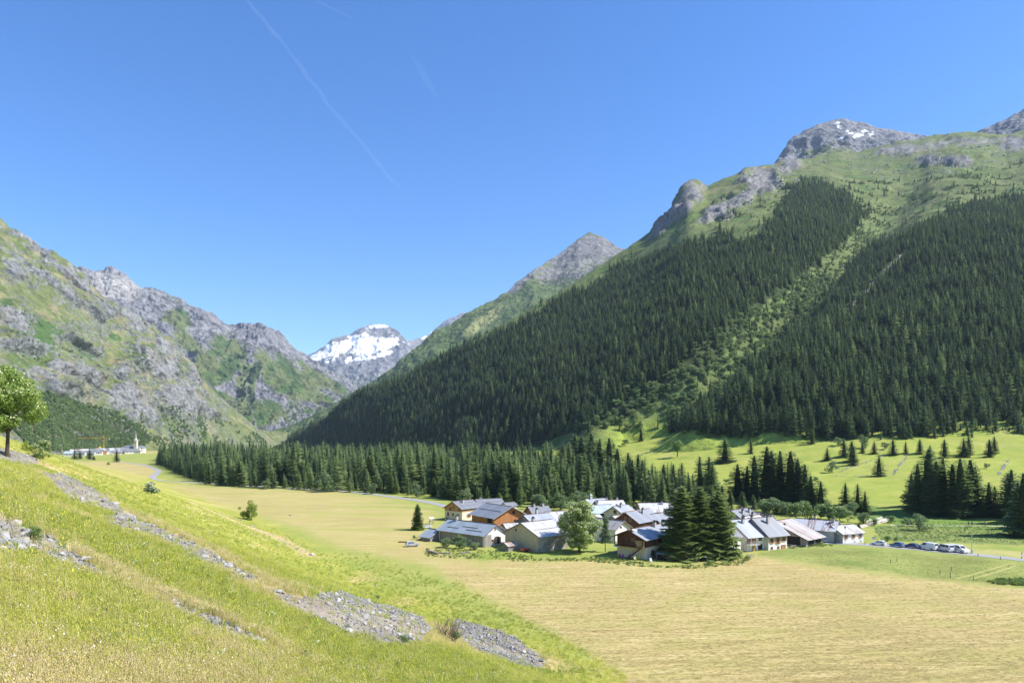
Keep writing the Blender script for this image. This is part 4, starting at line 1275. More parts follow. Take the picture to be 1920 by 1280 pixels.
put_bush(888, 1030, 20, 'lowest willow bush near the barn door', WIL[0], 1.3)
put_bush(778, 1010, 9, 'small round bush beside the silver car', BSH[0], 1.1)
put_bush(283, 926, 30, 'white-flowering shrub at the edge of the slope by the road bend', dec('leaves', 260, 1500, 18, 0.45, 0.5, 0.42, 0.15, 0.035, [M_willow, flat('white_blossom', (0.75, 0.74, 0.66), 0.8)], 0.22), 1.2)
put_bush(203, 871, 6, 'little yellow bush in the far stubble field', BSY, 1.3)
put_bush(80, 862, 42, 'pale leafy thicket behind the tree on the slope', dec('leaves', 262, 3000, 30, 0.45, 0.45, 0.45, 0.13, 0.028, [M_decid, M_blossom], 0.35), 0.9)
put_bush(50, 846, 22, 'bright green shrub beneath the tree on the slope', BSY, 1.1)
for i, (px, py, h) in enumerate(sorted([(1490, 968, 22), (1505, 966, 24), (1540, 972, 22), (1555, 974, 26), (1575, 976, 22), (1590, 978, 18), (1600, 966, 22), (1640, 985, 12), (1480, 965, 20), (1448, 962, 26), (1465, 964, 22), (1435, 960, 20), (1700, 985, 12), (1670, 980, 12)])):
    g, m_ = at(px, py)
    bush(g, h * m_ * 1.5, '%s leafy bush from the left in the thicket behind the hamlet' % ORD[i], 'bush', random.choice(ALD + WIL[:1]), random.uniform(1.0, 1.4), 'bushes in the thicket behind the hamlet')

# dry thorny shrub on the big bank
def dead_shrub(px, py, h, label):
    g, m_ = at(px, py)
    b = MB()
    r = random.Random(4)
    for k in range(70):
        a, el = r.random() * 6.28, r.uniform(0.35, 1.5)
        L = r.uniform(0.45, 1.0)
        d = Vector((math.cos(a) * math.cos(el), math.sin(a) * math.cos(el), math.sin(el)))
        s_ = Vector((r.uniform(-.35, .35), r.uniform(-.25, .25), 0))
        m1_ = s_ + d * L * 0.55
        b.tube(s_, m1_, 0.014, 0.01, 4, False)
        for q in range(3):
            e = m1_ + (d + Vector((r.uniform(-.6, .6), r.uniform(-.6, .6), r.uniform(-.1, .5)))) * L * 0.35
            b.tube(m1_, e, 0.008, 0.003, 3, False)
    t = thing('thorn_shrub', g, label, 'shrub', 0, None, h * m_)
    b.build('twigs', M_twig, t)
    put('leaves', BSH[0], t, (0.3, 0, 0), 0, 0.45)
dead_shrub(840, 1200, 46, 'half-dead thorny shrub growing out of the rubble bank')
g, m_ = at(185, 1228)
b = MB(); r_ = random.Random(8)
for k in range(14):
    e = Vector((r_.uniform(-.3, .3), r_.uniform(-.2, .2), r_.uniform(0.6, 1)))
    b.tube((0, 0, 0), e * 0.6, 0.012, 0.008, 4, False)
    b.tube(e * 0.6, e + Vector((r_.uniform(-.1, .1), 0, 0)), 0.014, 0.006, 4, False)
t = thing('dry_dock_stalk', g, 'dead brown dock stalks standing in the straw-coloured grass', 'weed', 0, None, 40 * m_)
b.build('stalks', flat('dry_dock', (0.16, 0.085, 0.05), 0.9), t)

# the tree on the slope at the left edge, the flowering maple and the birch by the barns, the garden spruces
def hero_tree(name, loc, h, lobes, n, leaf, mats, bl, label, tr):
    V, Fc, mi = leaf_blob(hash(label) % 1000 if False else len(label), n, lobes, leaf, 0.85, bl)
    t = thing(name, loc, label, 'tree', 0, None, h)
    tr.build('trunk', M_bark, t)
    put('crown', np_mesh('crown', V, Fc, mats, mi), t)
    return t
g, m_ = at(13, 856)
hero_tree('maple_tree', g, 172 * m_, crown_lobes(301, 80, 0.64, 0.38, 0.34, 0.09), 17000, 0.015, [M_maple, M_blossom], 0.16, 'leafy green tree with a bare trunk on the slope at the left edge', limbs(5, 0.28, 0.6, 0.3, 0.3, 8, 0.022))
g, m_ = at(1086, 1035)
hero_tree('flowering_maple', g, 100 * m_, crown_lobes(302, 110, 0.52, 0.40, 0.43, 0.085), 18000, 0.017, [leafmat('sycamore_leaves', (0.16, 0.23, 0.06), (0.26, 0.34, 0.10), 0.45), M_blossom], 0.42, 'large pale-flowering broadleaf tree between the beige barn and the birch', limbs(6, 0.25, 0.55, 0.3, 0.35, 8, 0.026))
g, m_ = at(1135, 1034)
lb = [((random.uniform(-.13, .13) * (1.2 - z), random.uniform(-.13, .13) * (1.2 - z), z), 0.06) for z in [0.25 + 0.7 * k / 40 for k in range(40)]]
hero_tree('birch_tree', g, 70 * m_, lb, 2600, 0.018, [M_willow], 0, 'slender thin-leaved birch beside the front chalet', limbs(7, 0.3, 0.6, 0.12, 0.35, 6, 0.012))
for px, py, h, w, lab in [(1278, 1046, 138, 1.0, 'left and bushiest of the three big garden spruces'), (1312, 1045, 136, 1.05, 'middle one of the three big garden spruces'), (1347, 1044, 128, 0.95, 'right-hand one of the three big garden spruces')]:
    g, m_ = at(px, py)
    conifer(g - Vector((0, 0, 0.2)), h * m_, 'spruce', lab, wid=w * 1.42, near=True)
for px, py, h, w, lab in [(783, 993, 50, 1.1, 'small dark spruce alone on the lawn left of the hamlet'), (1471, 1018, 40, 1.0, 'slim young spruce between the white house and rusty barn'), (1189, 975, 34, 0.9, 'conifer top rising behind the brown timber chalet'), (936, 958, 36, 1.2, 'conifer behind the two slate-roofed chalets'), (1610, 1000, 20, 1.2, 'tiny spruce beside the white garage house')]:
    g, m_ = at(px, py)
    conifer(g - Vector((0, 0, 0.1)), h * m_, 'spruce', lab, wid=w * 1.1, near=True)
# ------------------------------------------------------------------ roads and tracks
def strip(name, pxs, width, mat, label, lift=0.06, n=60, world=None, kind='structure'):
    pts = world or [G(a, b) for a, b in pxs]
    P2 = np.array([(q[0], q[1]) for q in pts])
    L = np.concatenate([[0], np.cumsum(np.linalg.norm(np.diff(P2, axis=0), axis=1))])
    t = np.linspace(0, L[-1], n)
    C = np.stack([np.interp(t, L, P2[:, 0]), np.interp(t, L, P2[:, 1])], 1)
    for _ in range(6):                                  # ease the corners
        C[1:-1] = 0.25 * C[:-2] + 0.5 * C[1:-1] + 0.25 * C[2:]
    D = np.gradient(C, axis=0); D /= np.linalg.norm(D, axis=1)[:, None]
    Nn = np.stack([-D[:, 1], D[:, 0]], 1)
    W = width / 2 * (1 + 0.06 * np.sin(np.arange(n) * 1.7))
    rowsv = []
    for q in (-1, -0.5, 0, 0.5, 1):
        X = C + Nn * (W * q)[:, None]
        rowsv.append(np.stack([X[:, 0], X[:, 1], H(X[:, 0], X[:, 1]) + lift - (0.0 if abs(q) < 1 else 0.04)], 1))
    V = np.stack(rowsv, 0).reshape(-1, 3)
    me = grid_mesh(name, V, 5, n, mat, {})
    return tag(put(name, me), label, 'road', kind=kind)
strip('road', [(215, 866), (245, 868), (268, 871), (288, 877), (299, 883), (290, 890), (284, 896), (300, 901), (340, 903), (400, 906), (470, 911), (560, 916), (640, 920), (720, 929), (780, 937), (828, 946), (845, 952)], 5.5, M_road, 'grey asphalt valley road bending towards the church village', 0.12, 140)
strip('road', [(1450, 1014), (1520, 1016), (1600, 1019), (1660, 1024), (1720, 1029), (1790, 1036), (1850, 1042), (1925, 1050), (2050, 1062)], 5.0, M_road, 'grey asphalt lane with parked cars beside the hamlet', 0.1, 80)
strip('parking_strip', [(1632, 1019), (1700, 1024), (1810, 1034)], 3.0, M_road, 'asphalt parking bay beside the lane', 0.085, 30)
strip('path', [(1560, 1000), (1600, 990), (1625, 984), (1650, 978), (1668, 972)], 3.5, M_track, 'pale dirt track leading to the footbridge', 0.08, 30)
strip('path', [(1668, 984), (1740, 985), (1830, 985), (1925, 987)], 1.6, M_track, 'narrow walking path beyond the willow bush', 0.06, 40)
for k, (a, b) in enumerate((((1790, 1085), (1890, 1057)), ((1820, 1085), (1905, 1060)))):
    strip('wheel_track', [a, ((a[0] + b[0]) / 2, (a[1] + b[1]) / 2 + 1), b], 0.7, flat('worn_grass', (0.33, 0.31, 0.10), 0.95, 0.2, 0.8), ['left-hand', 'right-hand'][k] + ' wheel track worn across the lawn', 0.05, 20)

# ------------------------------------------------------------------ buildings
def house(name, label, loc, th, W, L, he, hr, roof, wall, upper=None, h1=0, win=(), chim=(), ov=0.6, og=0.7, pw=1.6, guard=(), cat='house', rz_group=None, back_wall=True, hip=0, sink=1.0, fascia=None):
    """ridge runs along local +x from the front gable at x=0; upper = cladding above height h1"""
    z = Hs(*loc[:2])
    t = thing(name, (loc[0], loc[1], z), label, cat, R(th), rz_group)
    hw = W / 2
    MB().prism([(-hw, -sink), (hw, -sink), (hw, he), (0, hr), (-hw, he)], 0, L).build('wall', wall, t)
    def zr_(y):
        return he + (hr - he) * (1 - abs(y) / hw)
    if upper:
        e = 0.05
        prof = [(-hw - e, h1), (hw + e, h1), (hw + e, he - 0.02), (0, hr - 0.02), (-hw - e, he - 0.02)]
        MB().prism(prof, -e, L + e).build('cladding', upper, t)
    sl = (hr - he) / hw
    base = 0.10
    rf = MB()
    rf.box((L / 2, 0, hr + base + 0.10), (L + 2 * og + 0.02, 0.36, 0.08))
    for s_ in (-1, 1):                                     # verge boards and rafters
        for x in (-og + 0.05, L + og - 0.05):
            a = Vector((x, 0, hr - 0.06)); b = Vector((x, s_ * (hw + ov), hr - sl * (hw + ov) - 0.06))
            mid = (a + b) / 2; ln = (b - a).length
            rf.box(mid, (0.09, ln, 0.22), 0, Matrix.Rotation(-s_ * math.atan(sl), 3, 'X'))
        n = max(3, int(L / 1.6))
        for k in range(n + 1):
            x = k * L / n
            y0, y1 = s_ * (hw - 0.1), s_ * (hw + ov - 0.06)
            a = Vector((x, y0, hr - sl * abs(y0) + 0.02)); b = Vector((x, y1, hr - sl * abs(y1) + 0.02))
            rf.box((a + b) / 2, (0.12, (b - a).length, 0.14), 0, Matrix.Rotation(-s_ * math.atan(sl), 3, 'X'))
    ro = rf.build('roof', fascia or M_darkwood, t)
    n = max(2, int(round((L + 2 * og) / pw)))
    mats = roof if isinstance(roof, (list, tuple)) else [roof]
    for s_ in (-1, 1):
        for k in range(n):
            x0 = -og + k * (L + 2 * og) / n
            x1 = -og + (k + 1) * (L + 2 * og) / n - 0.02
            j = random.uniform(0, 0.03)
            ytop = 0.0
            if hip and k * (L + 2 * og) / n < hip:
                ytop = (1 - (k + 0.6) * (L + 2 * og) / n / hip) * hw * 0.42
            y0, y1 = s_ * ytop, s_ * (hw + ov + random.uniform(-0.02, 0.02))
            MB().slab([(x0, y0, hr - sl * abs(y0) + base + j), (x1, y0, hr - sl * abs(y0) + base + j), (x1, y1, hr - sl * abs(y1) + base + j), (x0, y1, hr - sl * abs(y1) + base + j)], 0.08).build('roof_sheet', random.choice(mats), ro)
    for s_, x0, x1, fy in guard:
        y = s_ * hw * fy
        a = Vector(((x0 + x1) / 2, y, hr - sl * abs(y) + base + 0.12))
        MB().box(a, (x1 - x0, 0.10, 0.16), 0, Matrix.Rotation(-s_ * math.atan(sl), 3, 'X')).build('snow_guard', M_greywood, ro)
    for x, y, h in chim:
        zt = zr_(y) + base
        c = MB().box((x, y, zt + h / 2 - 0.35), (0.75, 0.75, h + 0.7)).build('chimney', M_chim, t)
        MB().box((x, y, zt + h + 0.05), (0.95, 0.95, 0.10)).box((x, y, zt + h + 0.28), (0.5, 0.5, 0.35)).box((x, y, zt + h + 0.5), (0.85, 0.85, 0.06)).build('chimney_cap', M_metal, c)
    for w in win:
        side, u, zc, ww, hh = w[:5]
        typ = w[5] if len(w) > 5 else 'win'
        e = 0.06 if (upper and zc > h1) else 0.0
        if side == 'g':
            def q(a, b, o, dx, dz, dd):     # centre offset along wall, up, out; sizes
                return ((-e - o, u + a, zc + b), (dd, dx, dz))
        elif side == '-':
            def q(a, b, o, dx, dz, dd):
                return ((u + a, -hw - e - o, zc + b), (dx, dd, dz))
        else:
            def q(a, b, o, dx, dz, dd):
                return ((u + a, hw + e + o, zc + b), (dx, dd, dz))
        if typ == 'door' or typ == 'garage' or typ == 'hole':
            dm = {'door': M_shut, 'garage': M_larchwood, 'hole': M_black}[typ]
            d_ = MB().box(*q(0, 0, 0.02, ww, hh, 0.06)).build('door', dm, t)
            fr = MB().box(*q(-ww / 2 - 0.08, 0, 0.04, 0.14, hh + 0.2, 0.10)).box(*q(ww / 2 + 0.08, 0, 0.04, 0.14, hh + 0.2, 0.10)).box(*q(0, hh / 2 + 0.07, 0.04, ww, 0.14, 0.10))
            if typ == 'garage':
                for k in range(1, 4):
                    fr.box(*q(-ww / 2 + ww * k / 4, 0, 0.06, 0.07, hh, 0.05))
                pn = MB()
                for k in range(4):
                    pn.box(*q(-ww / 2 + ww * (k + 0.5) / 4, hh * 0.2, 0.055, ww / 4 - 0.3, hh * 0.22, 0.03))
                pn.build('pane', M_glass, d_)
            fr.build('frame', M_darkwood, d_)
            continue
        pn = MB().box(*q(0, 0, 0.015, ww, hh, 0.03)).build('window', M_glass, t)
        fr = MB()
        for a, b, dx, dz in ((-ww / 2, 0, 0.1, hh + 0.1), (ww / 2, 0, 0.1, hh + 0.1), (0, -hh / 2, ww, 0.1), (0, hh / 2, ww, 0.1), (0, 0, 0.06, hh)):
            fr.box(*q(a, b, 0.05, dx, dz, 0.08))
        fr.build('frame', M_shut if typ != 'white' else M_whitep, pn)
        MB().box(*q(0, -hh / 2 - 0.1, 0.09, ww + 0.3, 0.08, 0.18)).build('sill', M_chim, pn)
        if typ == 'shut':
            for s_ in (-1, 1):
                MB().box(*q(s_ * (ww * 0.78 + 0.05), 0, 0.05, ww * 0.5, hh + 0.1, 0.05)).build('shutter', M_shut, pn)
    return t
def gx(px, d):
    return (d * (px - CX) / F, d)

# left end of the hamlet
h1_ = house('timber_chalet', 'tall chalet with cream ground floor and honey timber gable left of the hamlet', gx(850, 281), 50, 10, 11, 5.0, 7.7, M_slate, M_cream, M_larchwood, 3.7,
    win=[('g', -2.8, 2.2, 0.9, 1.2), ('g', 0.2, 2.4, 0.9, 1.1), ('g', 3.0, 2.4, 1.0, 1.4), ('g', 1.6, 4.6, 1.3, 1.3), ('g', -3.4, 4.5, 0.9, 1.0), ('g', -0.2, 5.4, 0.8, 1.2), ('-', 4, 2.0, 1.2, 1.2, 'shut'), ('-', 8, 2.0, 1.2, 1.2, 'shut'), ('g', 3.4, 0.4, 0.9, 0.9)], chim=[(4, -1.6, 1.3)], guard=[(-1, 1, 10, 0.35), (-1, 1, 10, 0.7)])
house('slate_house', 'low wide house with slate roof just behind the honey timber chalet', gx(893, 306), 28, 10, 12, 3.6, 6.3, M_slate, M_darkwood, chim=[(2.5, 1, 1.2)], guard=[(-1, 2, 11, 0.5)], win=[('-', 3, 2, 1, 1.1), ('-', 8, 2, 1, 1.1)])
house('annex_house', 'tiny white gabled annex at the back of the slate house', gx(946, 300), 40, 4.5, 5, 4.2, 5.4, M_slate, M_plaster, win=[('g', 0, 3, 0.8, 0.9)])
house('timber_barn', 'big barn with orange-brown timber gable and grey tiled roof', gx(957, 262), 125, 15, 16, 4.0, 7.6, M_tilegrey, M_redwood, win=[('g', -1.5, 5.2, 0.9, 1.1, 'hole'), ('g', -2.2, 1.8, 0.9, 1.1, 'hole'), ('+', 3, 2, 3, 2.4, 'hole')], ov=1.2, og=1.3, guard=[(1, 0, 16, 0.55)], fascia=M_chim)
house('long_barn', 'long low barn with blue-grey sheet roof and white gable door', gx(929, 215), 138, 10.0, 21, 3.9, 6.6, M_bluesheet, M_plaster, win=[('g', -0.6, 1.6, 1.5, 2.2, 'hole'), ('g', 1.4, 1.7, 0.8, 0.8), ('g', 0.2, 5.2, 0.5, 0.6)], chim=[(17.5, 0.2, 1.4)], guard=[(1, 5, 12, 0.55), (1, 13, 18, 0.75), (1, 2, 9, 0.8)], ov=0.9)
_hb = bpy.data.objects['long_barn']
MB().box((10.6, 5.06, 1.3), (19.8, 0.08, 4.4)).build('side_boarding', M_greywood, _hb)
MB().box((-0.06, 3.4, 1.4), (0.08, 3.0, 4.6)).build('gable_boarding', M_greywood, _hb)
for k, (yy, a) in enumerate(((-1.5, 0.9), (0.4, -0.9))):
    MB().box((-0.45, yy, 1.55), (0.95, 0.07, 2.2), 0).build('door_leaf', M_greywood, _hb)
house('lean_to', 'low lean-to with blue-grey roof at the end of the long barn', gx(824, 226), 138, 8.0, 5, 1.4, 3.4, M_bluesheet, M_greywood, cat='shed', og=0.4)
house('beige_barn', 'old beige rendered barn with wide bright zinc roof', gx(978, 208), 41, 15.5, 12.2, 4.7, 8.0, M_zinc, M_beige, win=[('g', 2.6, 5.6, 0.35, 0.45, 'hole'), ('-', 3, 1.5, 1.3, 2.0, 'hole')], chim=[(7, 2.4, 1.6)], ov=0.7, og=0.5, guard=[(-1, 1, 11, 0.6)])
_bb = bpy.data.objects['beige_barn']
MB().box((6.2, -7.80, 1.8), (12.0, 0.08, 5.4)).build('stone_side', M_stonew, _bb)
MB().box((0.5, -7.55, 1.8), (1.1, 0.5, 5.5)).build('corner_stones', M_stonew, _bb)
house('stone_cottage', 'small stone cottage with grey roof behind the beige barn', gx(984, 236), 40, 9.5, 11, 4.4, 7.2, M_lightslate, M_stonew, chim=[(5.5, 0, 1.6), (1.5, 2.5, 1.0)], win=[('g', 0, 4.6, 0.8, 0.9)])
house('gabled_cottage', 'small dark-roofed cottage with two chimneys near the belt of trees', gx(992, 276), 24, 8, 8, 3.6, 6.2, M_slate, M_redwood, chim=[(2, -0.5, 1.3), (6, -0.5, 1.4)])
house('metal_roofed_barn', 'barn with bright pale roof partly hidden by the flowering maple', gx(1024, 246), 24, 11, 12, 4.2, 7.2, M_zinc, M_darkwood, chim=[(6, -3, 1.2)])
house('rust_shed', 'little lean shed with rusty orange roof against the beige barn', gx(946, 205), 41, 3.6, 3.2, 1.6, 2.4, [M_rusty], M_greywood, cat='shed', ov=0.4, og=0.4, pw=1.0)
house('pink_roof_shed', 'low pale roof tucked between the long barn and timber barn', gx(946, 234), 20, 6, 8, 3.4, 4.6, M_zinc, M_greywood, cat='shed')
# middle of the hamlet
house('chapel', 'pale stone-roofed chapel with small bell turret at the back of the hamlet', gx(1100, 300), 25, 7, 9, 4.5, 7.0, M_lightslate, M_greyrend, cat='chapel', chim=[])
_ch = bpy.data.objects['chapel']
bt = MB().box((2.0, 0, 7.6), (1.1, 1.3, 1.8)).build('bell_turret', M_greyrend, _ch)
MB().slab([(1.3, -0.8, 8.5), (2.7, -0.8, 8.5), (2.0, 0, 9.5)], 0.05).slab([(1.3, 0.8, 8.5), (2.7, 0.8, 8.5), (2.0, 0, 9.5)], 0.05).slab([(1.3, -0.8, 8.5), (1.3, 0.8, 8.5), (2.0, 0, 9.5)], 0.05).slab([(2.7, -0.8, 8.5), (2.7, 0.8, 8.5), (2.0, 0, 9.5)], 0.05).build('turret_roof', M_chim, bt)
MB().box((1.44, 0, 7.8), (0.06, 0.6, 0.9)).build('opening', M_black, bt)
house('pale_blue_house', 'house with pale blue sheet roof below the chapel', gx(1103, 280), 18, 9, 10, 3.6, 6.2, M_paleblue, M_darkwood, chim=[(4, 0, 1.4)])
house('white_roof_house', 'house with bright roof behind the pale blue one', gx(1118, 296), 16, 9, 12, 3.8, 6.6, M_zinc, M_greyrend, chim=[(5, 0.4, 1.3), (10, 0.4, 1.3)])
house('gabled_house', 'beige gabled house with a dark attic window in the middle of the hamlet', gx(1151, 268), 46, 9, 9, 4.4, 7.0, M_lightslate, M_cream, chim=[(3, -1.2, 1.4), (5, 2.2, 1.0)], win=[('g', -0.6, 4.9, 1.4, 1.3), ('g', -2.4, 1.6, 0.9, 1.0), ('g', 2.0, 1.6, 0.9, 1.0)])
house('long_white_roof', 'long house with nearly white roof at the back of the hamlet', gx(1198, 281), 8, 10, 13, 4.0, 7.0, M_zinc, M_greyrend, chim=[(9.5, -1, 1.2), (5, 2, 0.9)])
house('brown_chalet', 'dark brown timber chalet with tiled grey roof and broad gable', gx(1175, 238), 50, 9.6, 15, 5.0, 8.0, M_tilegrey, M_plaster, M_darkwood, 2.2, win=[('g', 0.5, 5.7, 0.8, 1.2), ('g', -1.4, 5.6, 0.8, 1.1), ('g', 2.6, 3.4, 0.8, 1.0), ('-', 4, 3.4, 1.2, 1.2), ('-', 9, 3.4, 1.2, 1.2)], chim=[(8, -1.8, 1.6)], ov=0.9, og=1.1, fascia=M_redwood)
house('side_wing', 'lower grey-roofed wing joined to the brown timber chalet', gx(1222, 246), 40, 8, 9, 3.8, 6.4, M_tilegrey, M_darkwood, ov=0.8)
house('white_barn', 'small white barn with rust-streaked roof behind the birch', gx(1168, 222), 130, 7.4, 12, 4.6, 6.9, [M_zinc, M_zinc, M_rusty], M_plaster, win=[('g', 1.0, 4.9, 0.4, 0.5, 'hole')])
house('low_house', 'low house roof between the white barn and gabled house', gx(1150, 246), 35, 9, 9, 3.6, 5.8, M_zinc, M_greyrend, chim=[(3, -2, 1.6)])
house('plain_roof_house', 'pale roofed house seen through the flowering maple', gx(1065, 236), 24, 12, 12, 4.0, 7.0, M_zinc, M_greyrend)
# the front chalet with its stair
fc = house('front_chalet', 'front chalet with dark timber upper floor above a beige base and outside stair', gx(1184, 193.5), 48, 9.4, 17, 6.0, 8.0, M_lightslate, M_cream, M_darkwood, 3.3, win=[('-', 3.5, 1.5, 1.4, 1.4), ('g', -0.6, 4.7, 1.2, 1.6), ('-', 6, 4.4, 1.0, 1.3), ('-', 7.4, 1.5, 0.9, 0.7)], chim=[(11, -1.0, 1.5)], ov=1.3, og=2.0, hip=2.8, pw=1.3)
MB().box((-0.9, 0.0, 3.3), (1.7, 9.3, 0.16)).build('balcony_floor', M_darkwood, fc)
for y in (-4.55, 4.55):
    MB().box((-1.65, y, 4.7), (0.18, 0.18, 2.7)).build('post', M_darkwood, fc)
MB().box((-1.0, -3.4, 4.3), (1.0, 2.4, 1.9)).build('firewood_stack', M_logwood, fc)
bl_ = MB().box((-1.68, 1.0, 4.3), (0.06, 7.0, 0.12))
for k in range(22):
    bl_.box((-1.68, -2.4 + k * 0.33, 3.85), (0.05, 0.12, 0.85))
bl_.build('balcony_rail', M_darkwood, fc)
st_ = MB()
for k in range(14):
    st_.box((-2.1 - 0.0, -0.2 - k * 0.30, 0.15 + 3.2 * k / 13.0), (1.0, 0.32, 0.06))
st_.build('stair', M_greywood, fc)
for xx in (-1.6, -2.6):
    a, b = Vector((xx, 0.0, 0.05)), Vector((xx, -4.3, 3.35))
    MB().box((a + b) / 2, (0.07, (b - a).length, 0.24), 0, Matrix.Rotation(-math.atan2(3.3, 4.3), 3, 'X')).build('stringer', M_darkwood, fc)
    MB().box((a + b) / 2 + Vector((0, 0, 0.9)), (0.06, (b - a).length, 0.09), 0, Matrix.Rotation(-math.atan2(3.3, 4.3), 3, 'X')).build('handrail', M_greywood, fc)
# terrace of slate roofed houses
house('white_house', 'white house with slate roof standing next to the garden spruces', (58.9, 204.3), 28, 12, 6.9, 4.8, 8.4, M_slate, M_plaster, win=[('-', 1.6, 3.2, 1.3, 1.7), ('-', 4.8, 3.2, 1.2, 1.6), ('-', 1.8, 0.9, 1.0, 1.0), ('-', 5.2, 0.6, 0.9, 0.6)], chim=[(4, 1, 1.2)])
wb = house('balcony_house', 'white house with balcony and light grey roof in the slate terrace', (67.3, 209.2), 28, 12, 7.3, 4.8, 8.7, M_lightslate, M_plaster, win=[('-', 0.9, 3.4, 1.0, 2.0, 'door'), ('-', 2.9, 3.2, 1.2, 2.2, 'door'), ('-', 5.6, 3.6, 1.2, 1.4), ('-', 3, 0.9, 1.0, 1.9, 'door'), ('-', 5.6, 0.9, 1.4, 1.6, 'hole')], chim=[(3, -1.6, 1.4), (6, 1, 1.2)], ov=1.3)
MB().box((1.6, -6.9, 2.0), (4.6, 1.7, 0.16)).build('balcony', M_greyrend, wb)
br = MB()
for zz in (2.45, 2.75, 3.05):
    br.box((1.6, -7.7, zz), (4.6, 0.05, 0.13)).box((-0.65, -6.9, zz), (0.05, 1.6, 0.13))
for k in range(5):
    br.box((-0.6 + k * 1.1, -7.66, 2.55), (0.09, 0.07, 1.1))
br.build('balcony_rail', M_greywood, wb)
house('corner_house', 'white corner house with darkest slate roof and brown shutters', (74.5, 211.1), 28, 12, 8.0, 4.6, 9.0, M_slate, M_plaster, win=[('-', 1.4, 2.8, 1.0, 1.5, 'shut'), ('-', 4.0, 2.7, 1.1, 1.9, 'shut'), ('-', 6.6, 3.0, 1.1, 1.3, 'shut'), ('-', 6.4, 0.6, 1.6, 1.0, 'door'), ('-', 4.2, 0.6, 0.8, 0.7), ('-', 1.4, 0.6, 0.8, 0.7)], chim=[(4, -2.2, 2.2), (6.5, 1.2, 1.3)], ov=0.9)
house('grey_gable_house', 'grey roofed house behind the white house and balcony house', gx(1372, 238), 45, 11, 12, 4.8, 8.6, M_slate, M_greyrend, chim=[(4, -2, 1.2), (9, -2, 1.4), (9, 1, 1.0)])
house('rust_band_house', 'house with rust-banded pale roof in the middle of the slate terrace', gx(1396, 226), 42, 9, 9, 4.4, 7.8, [M_rusty, M_zinc], M_greyrend, chim=[(2, -1.5, 1.2), (7, 1, 1.3)])
house('rear_slate_house', 'small slate house with three chimneys behind the terrace', gx(1422, 246), 140, 10, 11, 4.2, 7.2, M_slate, M_greyrend, chim=[(2, 1, 1.3), (6, -1, 1.3), (9, 2, 1.6)])
house('brick_chimney_house', 'grey roof with reddish chimney above the rusty barn', gx(1448, 236), 140, 8, 8, 4.2, 6.6, M_lightslate, M_greyrend, chim=[(1, -2, 1.6)])
# right end
house('rusty_barn', 'wide open-fronted barn under a rust-streaked sheet roof', (84.2, 220.3), 40, 22, 11, 2.5, 7.0, [M_rusty, M_rusty, M_zinc], M_greywood, win=[('-', 3.2, 1.2, 3.6, 2.0, 'hole'), ('-', 7.8, 1.2, 3.2, 2.0, 'hole'), ('g', -7, 1.6, 4, 2.4, 'hole')], ov=1.0, og=0.6, cat='barn')
house('zinc_house', 'house with bright zinc roof behind the garage house', (106.9, 224.5), 144, 11, 12.5, 3.9, 6.6, M_zinc, M_greyrend, chim=[(7, -0.8, 1.6), (1, 1, 1.2)], ov=0.5)
gh = house('garage_house', 'white house with brown garage doors and zinc roof at the lane', (104.3, 222.5), 23, 8.5, 9.2, 3.2, 5.3, M_zinc, M_plaster, win=[('g', -1.0, 1.15, 3.4, 2.3, 'garage'), ('-', 1.4, 2.2, 0.75, 1.1, 'shut'), ('-', 4.6, 2.2, 0.75, 1.1, 'shut'), ('-', 7.7, 2.2, 0.75, 1.1, 'shut'), ('-', 5.2, 0.5, 0.5, 0.7, 'white'), ('-', 8.0, 0.5, 0.5, 0.7, 'white')], ov=0.5, og=0.5)
MB().box((-0.05, 0, 1.0), (0.06, 8.3, 4.0)).build('gable_shade', M_greyrend, gh)  # grey sheet paints shade onto the white gable facing away from the sun
# sheds before the garden spruces
sh = thing('garden_sheds', (*gx(1230, 190), Hs(*gx(1230, 190))), 'row of low patched wooden sheds in front of the garden spruces', 'shed', R(-12))
for k, (x, w, h, m_) in enumerate([(1.4, 2.6, 1.7, M_black), (4.2, 2.4, 1.6, M_greywood), (6.4, 1.6, 1.5, M_larchwood), (8.2, 1.8, 1.4, M_redwood), (10.4, 2.2, 1.3, M_greywood), (12.6, 1.8, 1.2, M_black)]):
    MB().box((x, 0.8, h / 2 - 0.1), (w - 0.06, 1.6, h + 0.2)).build('shed_front', m_, sh)
    MB().slab([(x - w / 2 - 0.1, -0.6, h + 0.12), (x + w / 2 + 0.06, -0.6, h + 0.1), (x + w / 2 + 0.06, 2.0, h + 0.45), (x - w / 2 - 0.1, 2.0, h + 0.45)], 0.06).build('roof_sheet', M_greywood if k % 2 else M_bluesheet, sh)
for x in (0.1, 2.8, 9.3, 13.6):
    MB().box((x, -0.5, 0.75), (0.14, 0.14, 1.7)).build('post', M_greywood, sh)

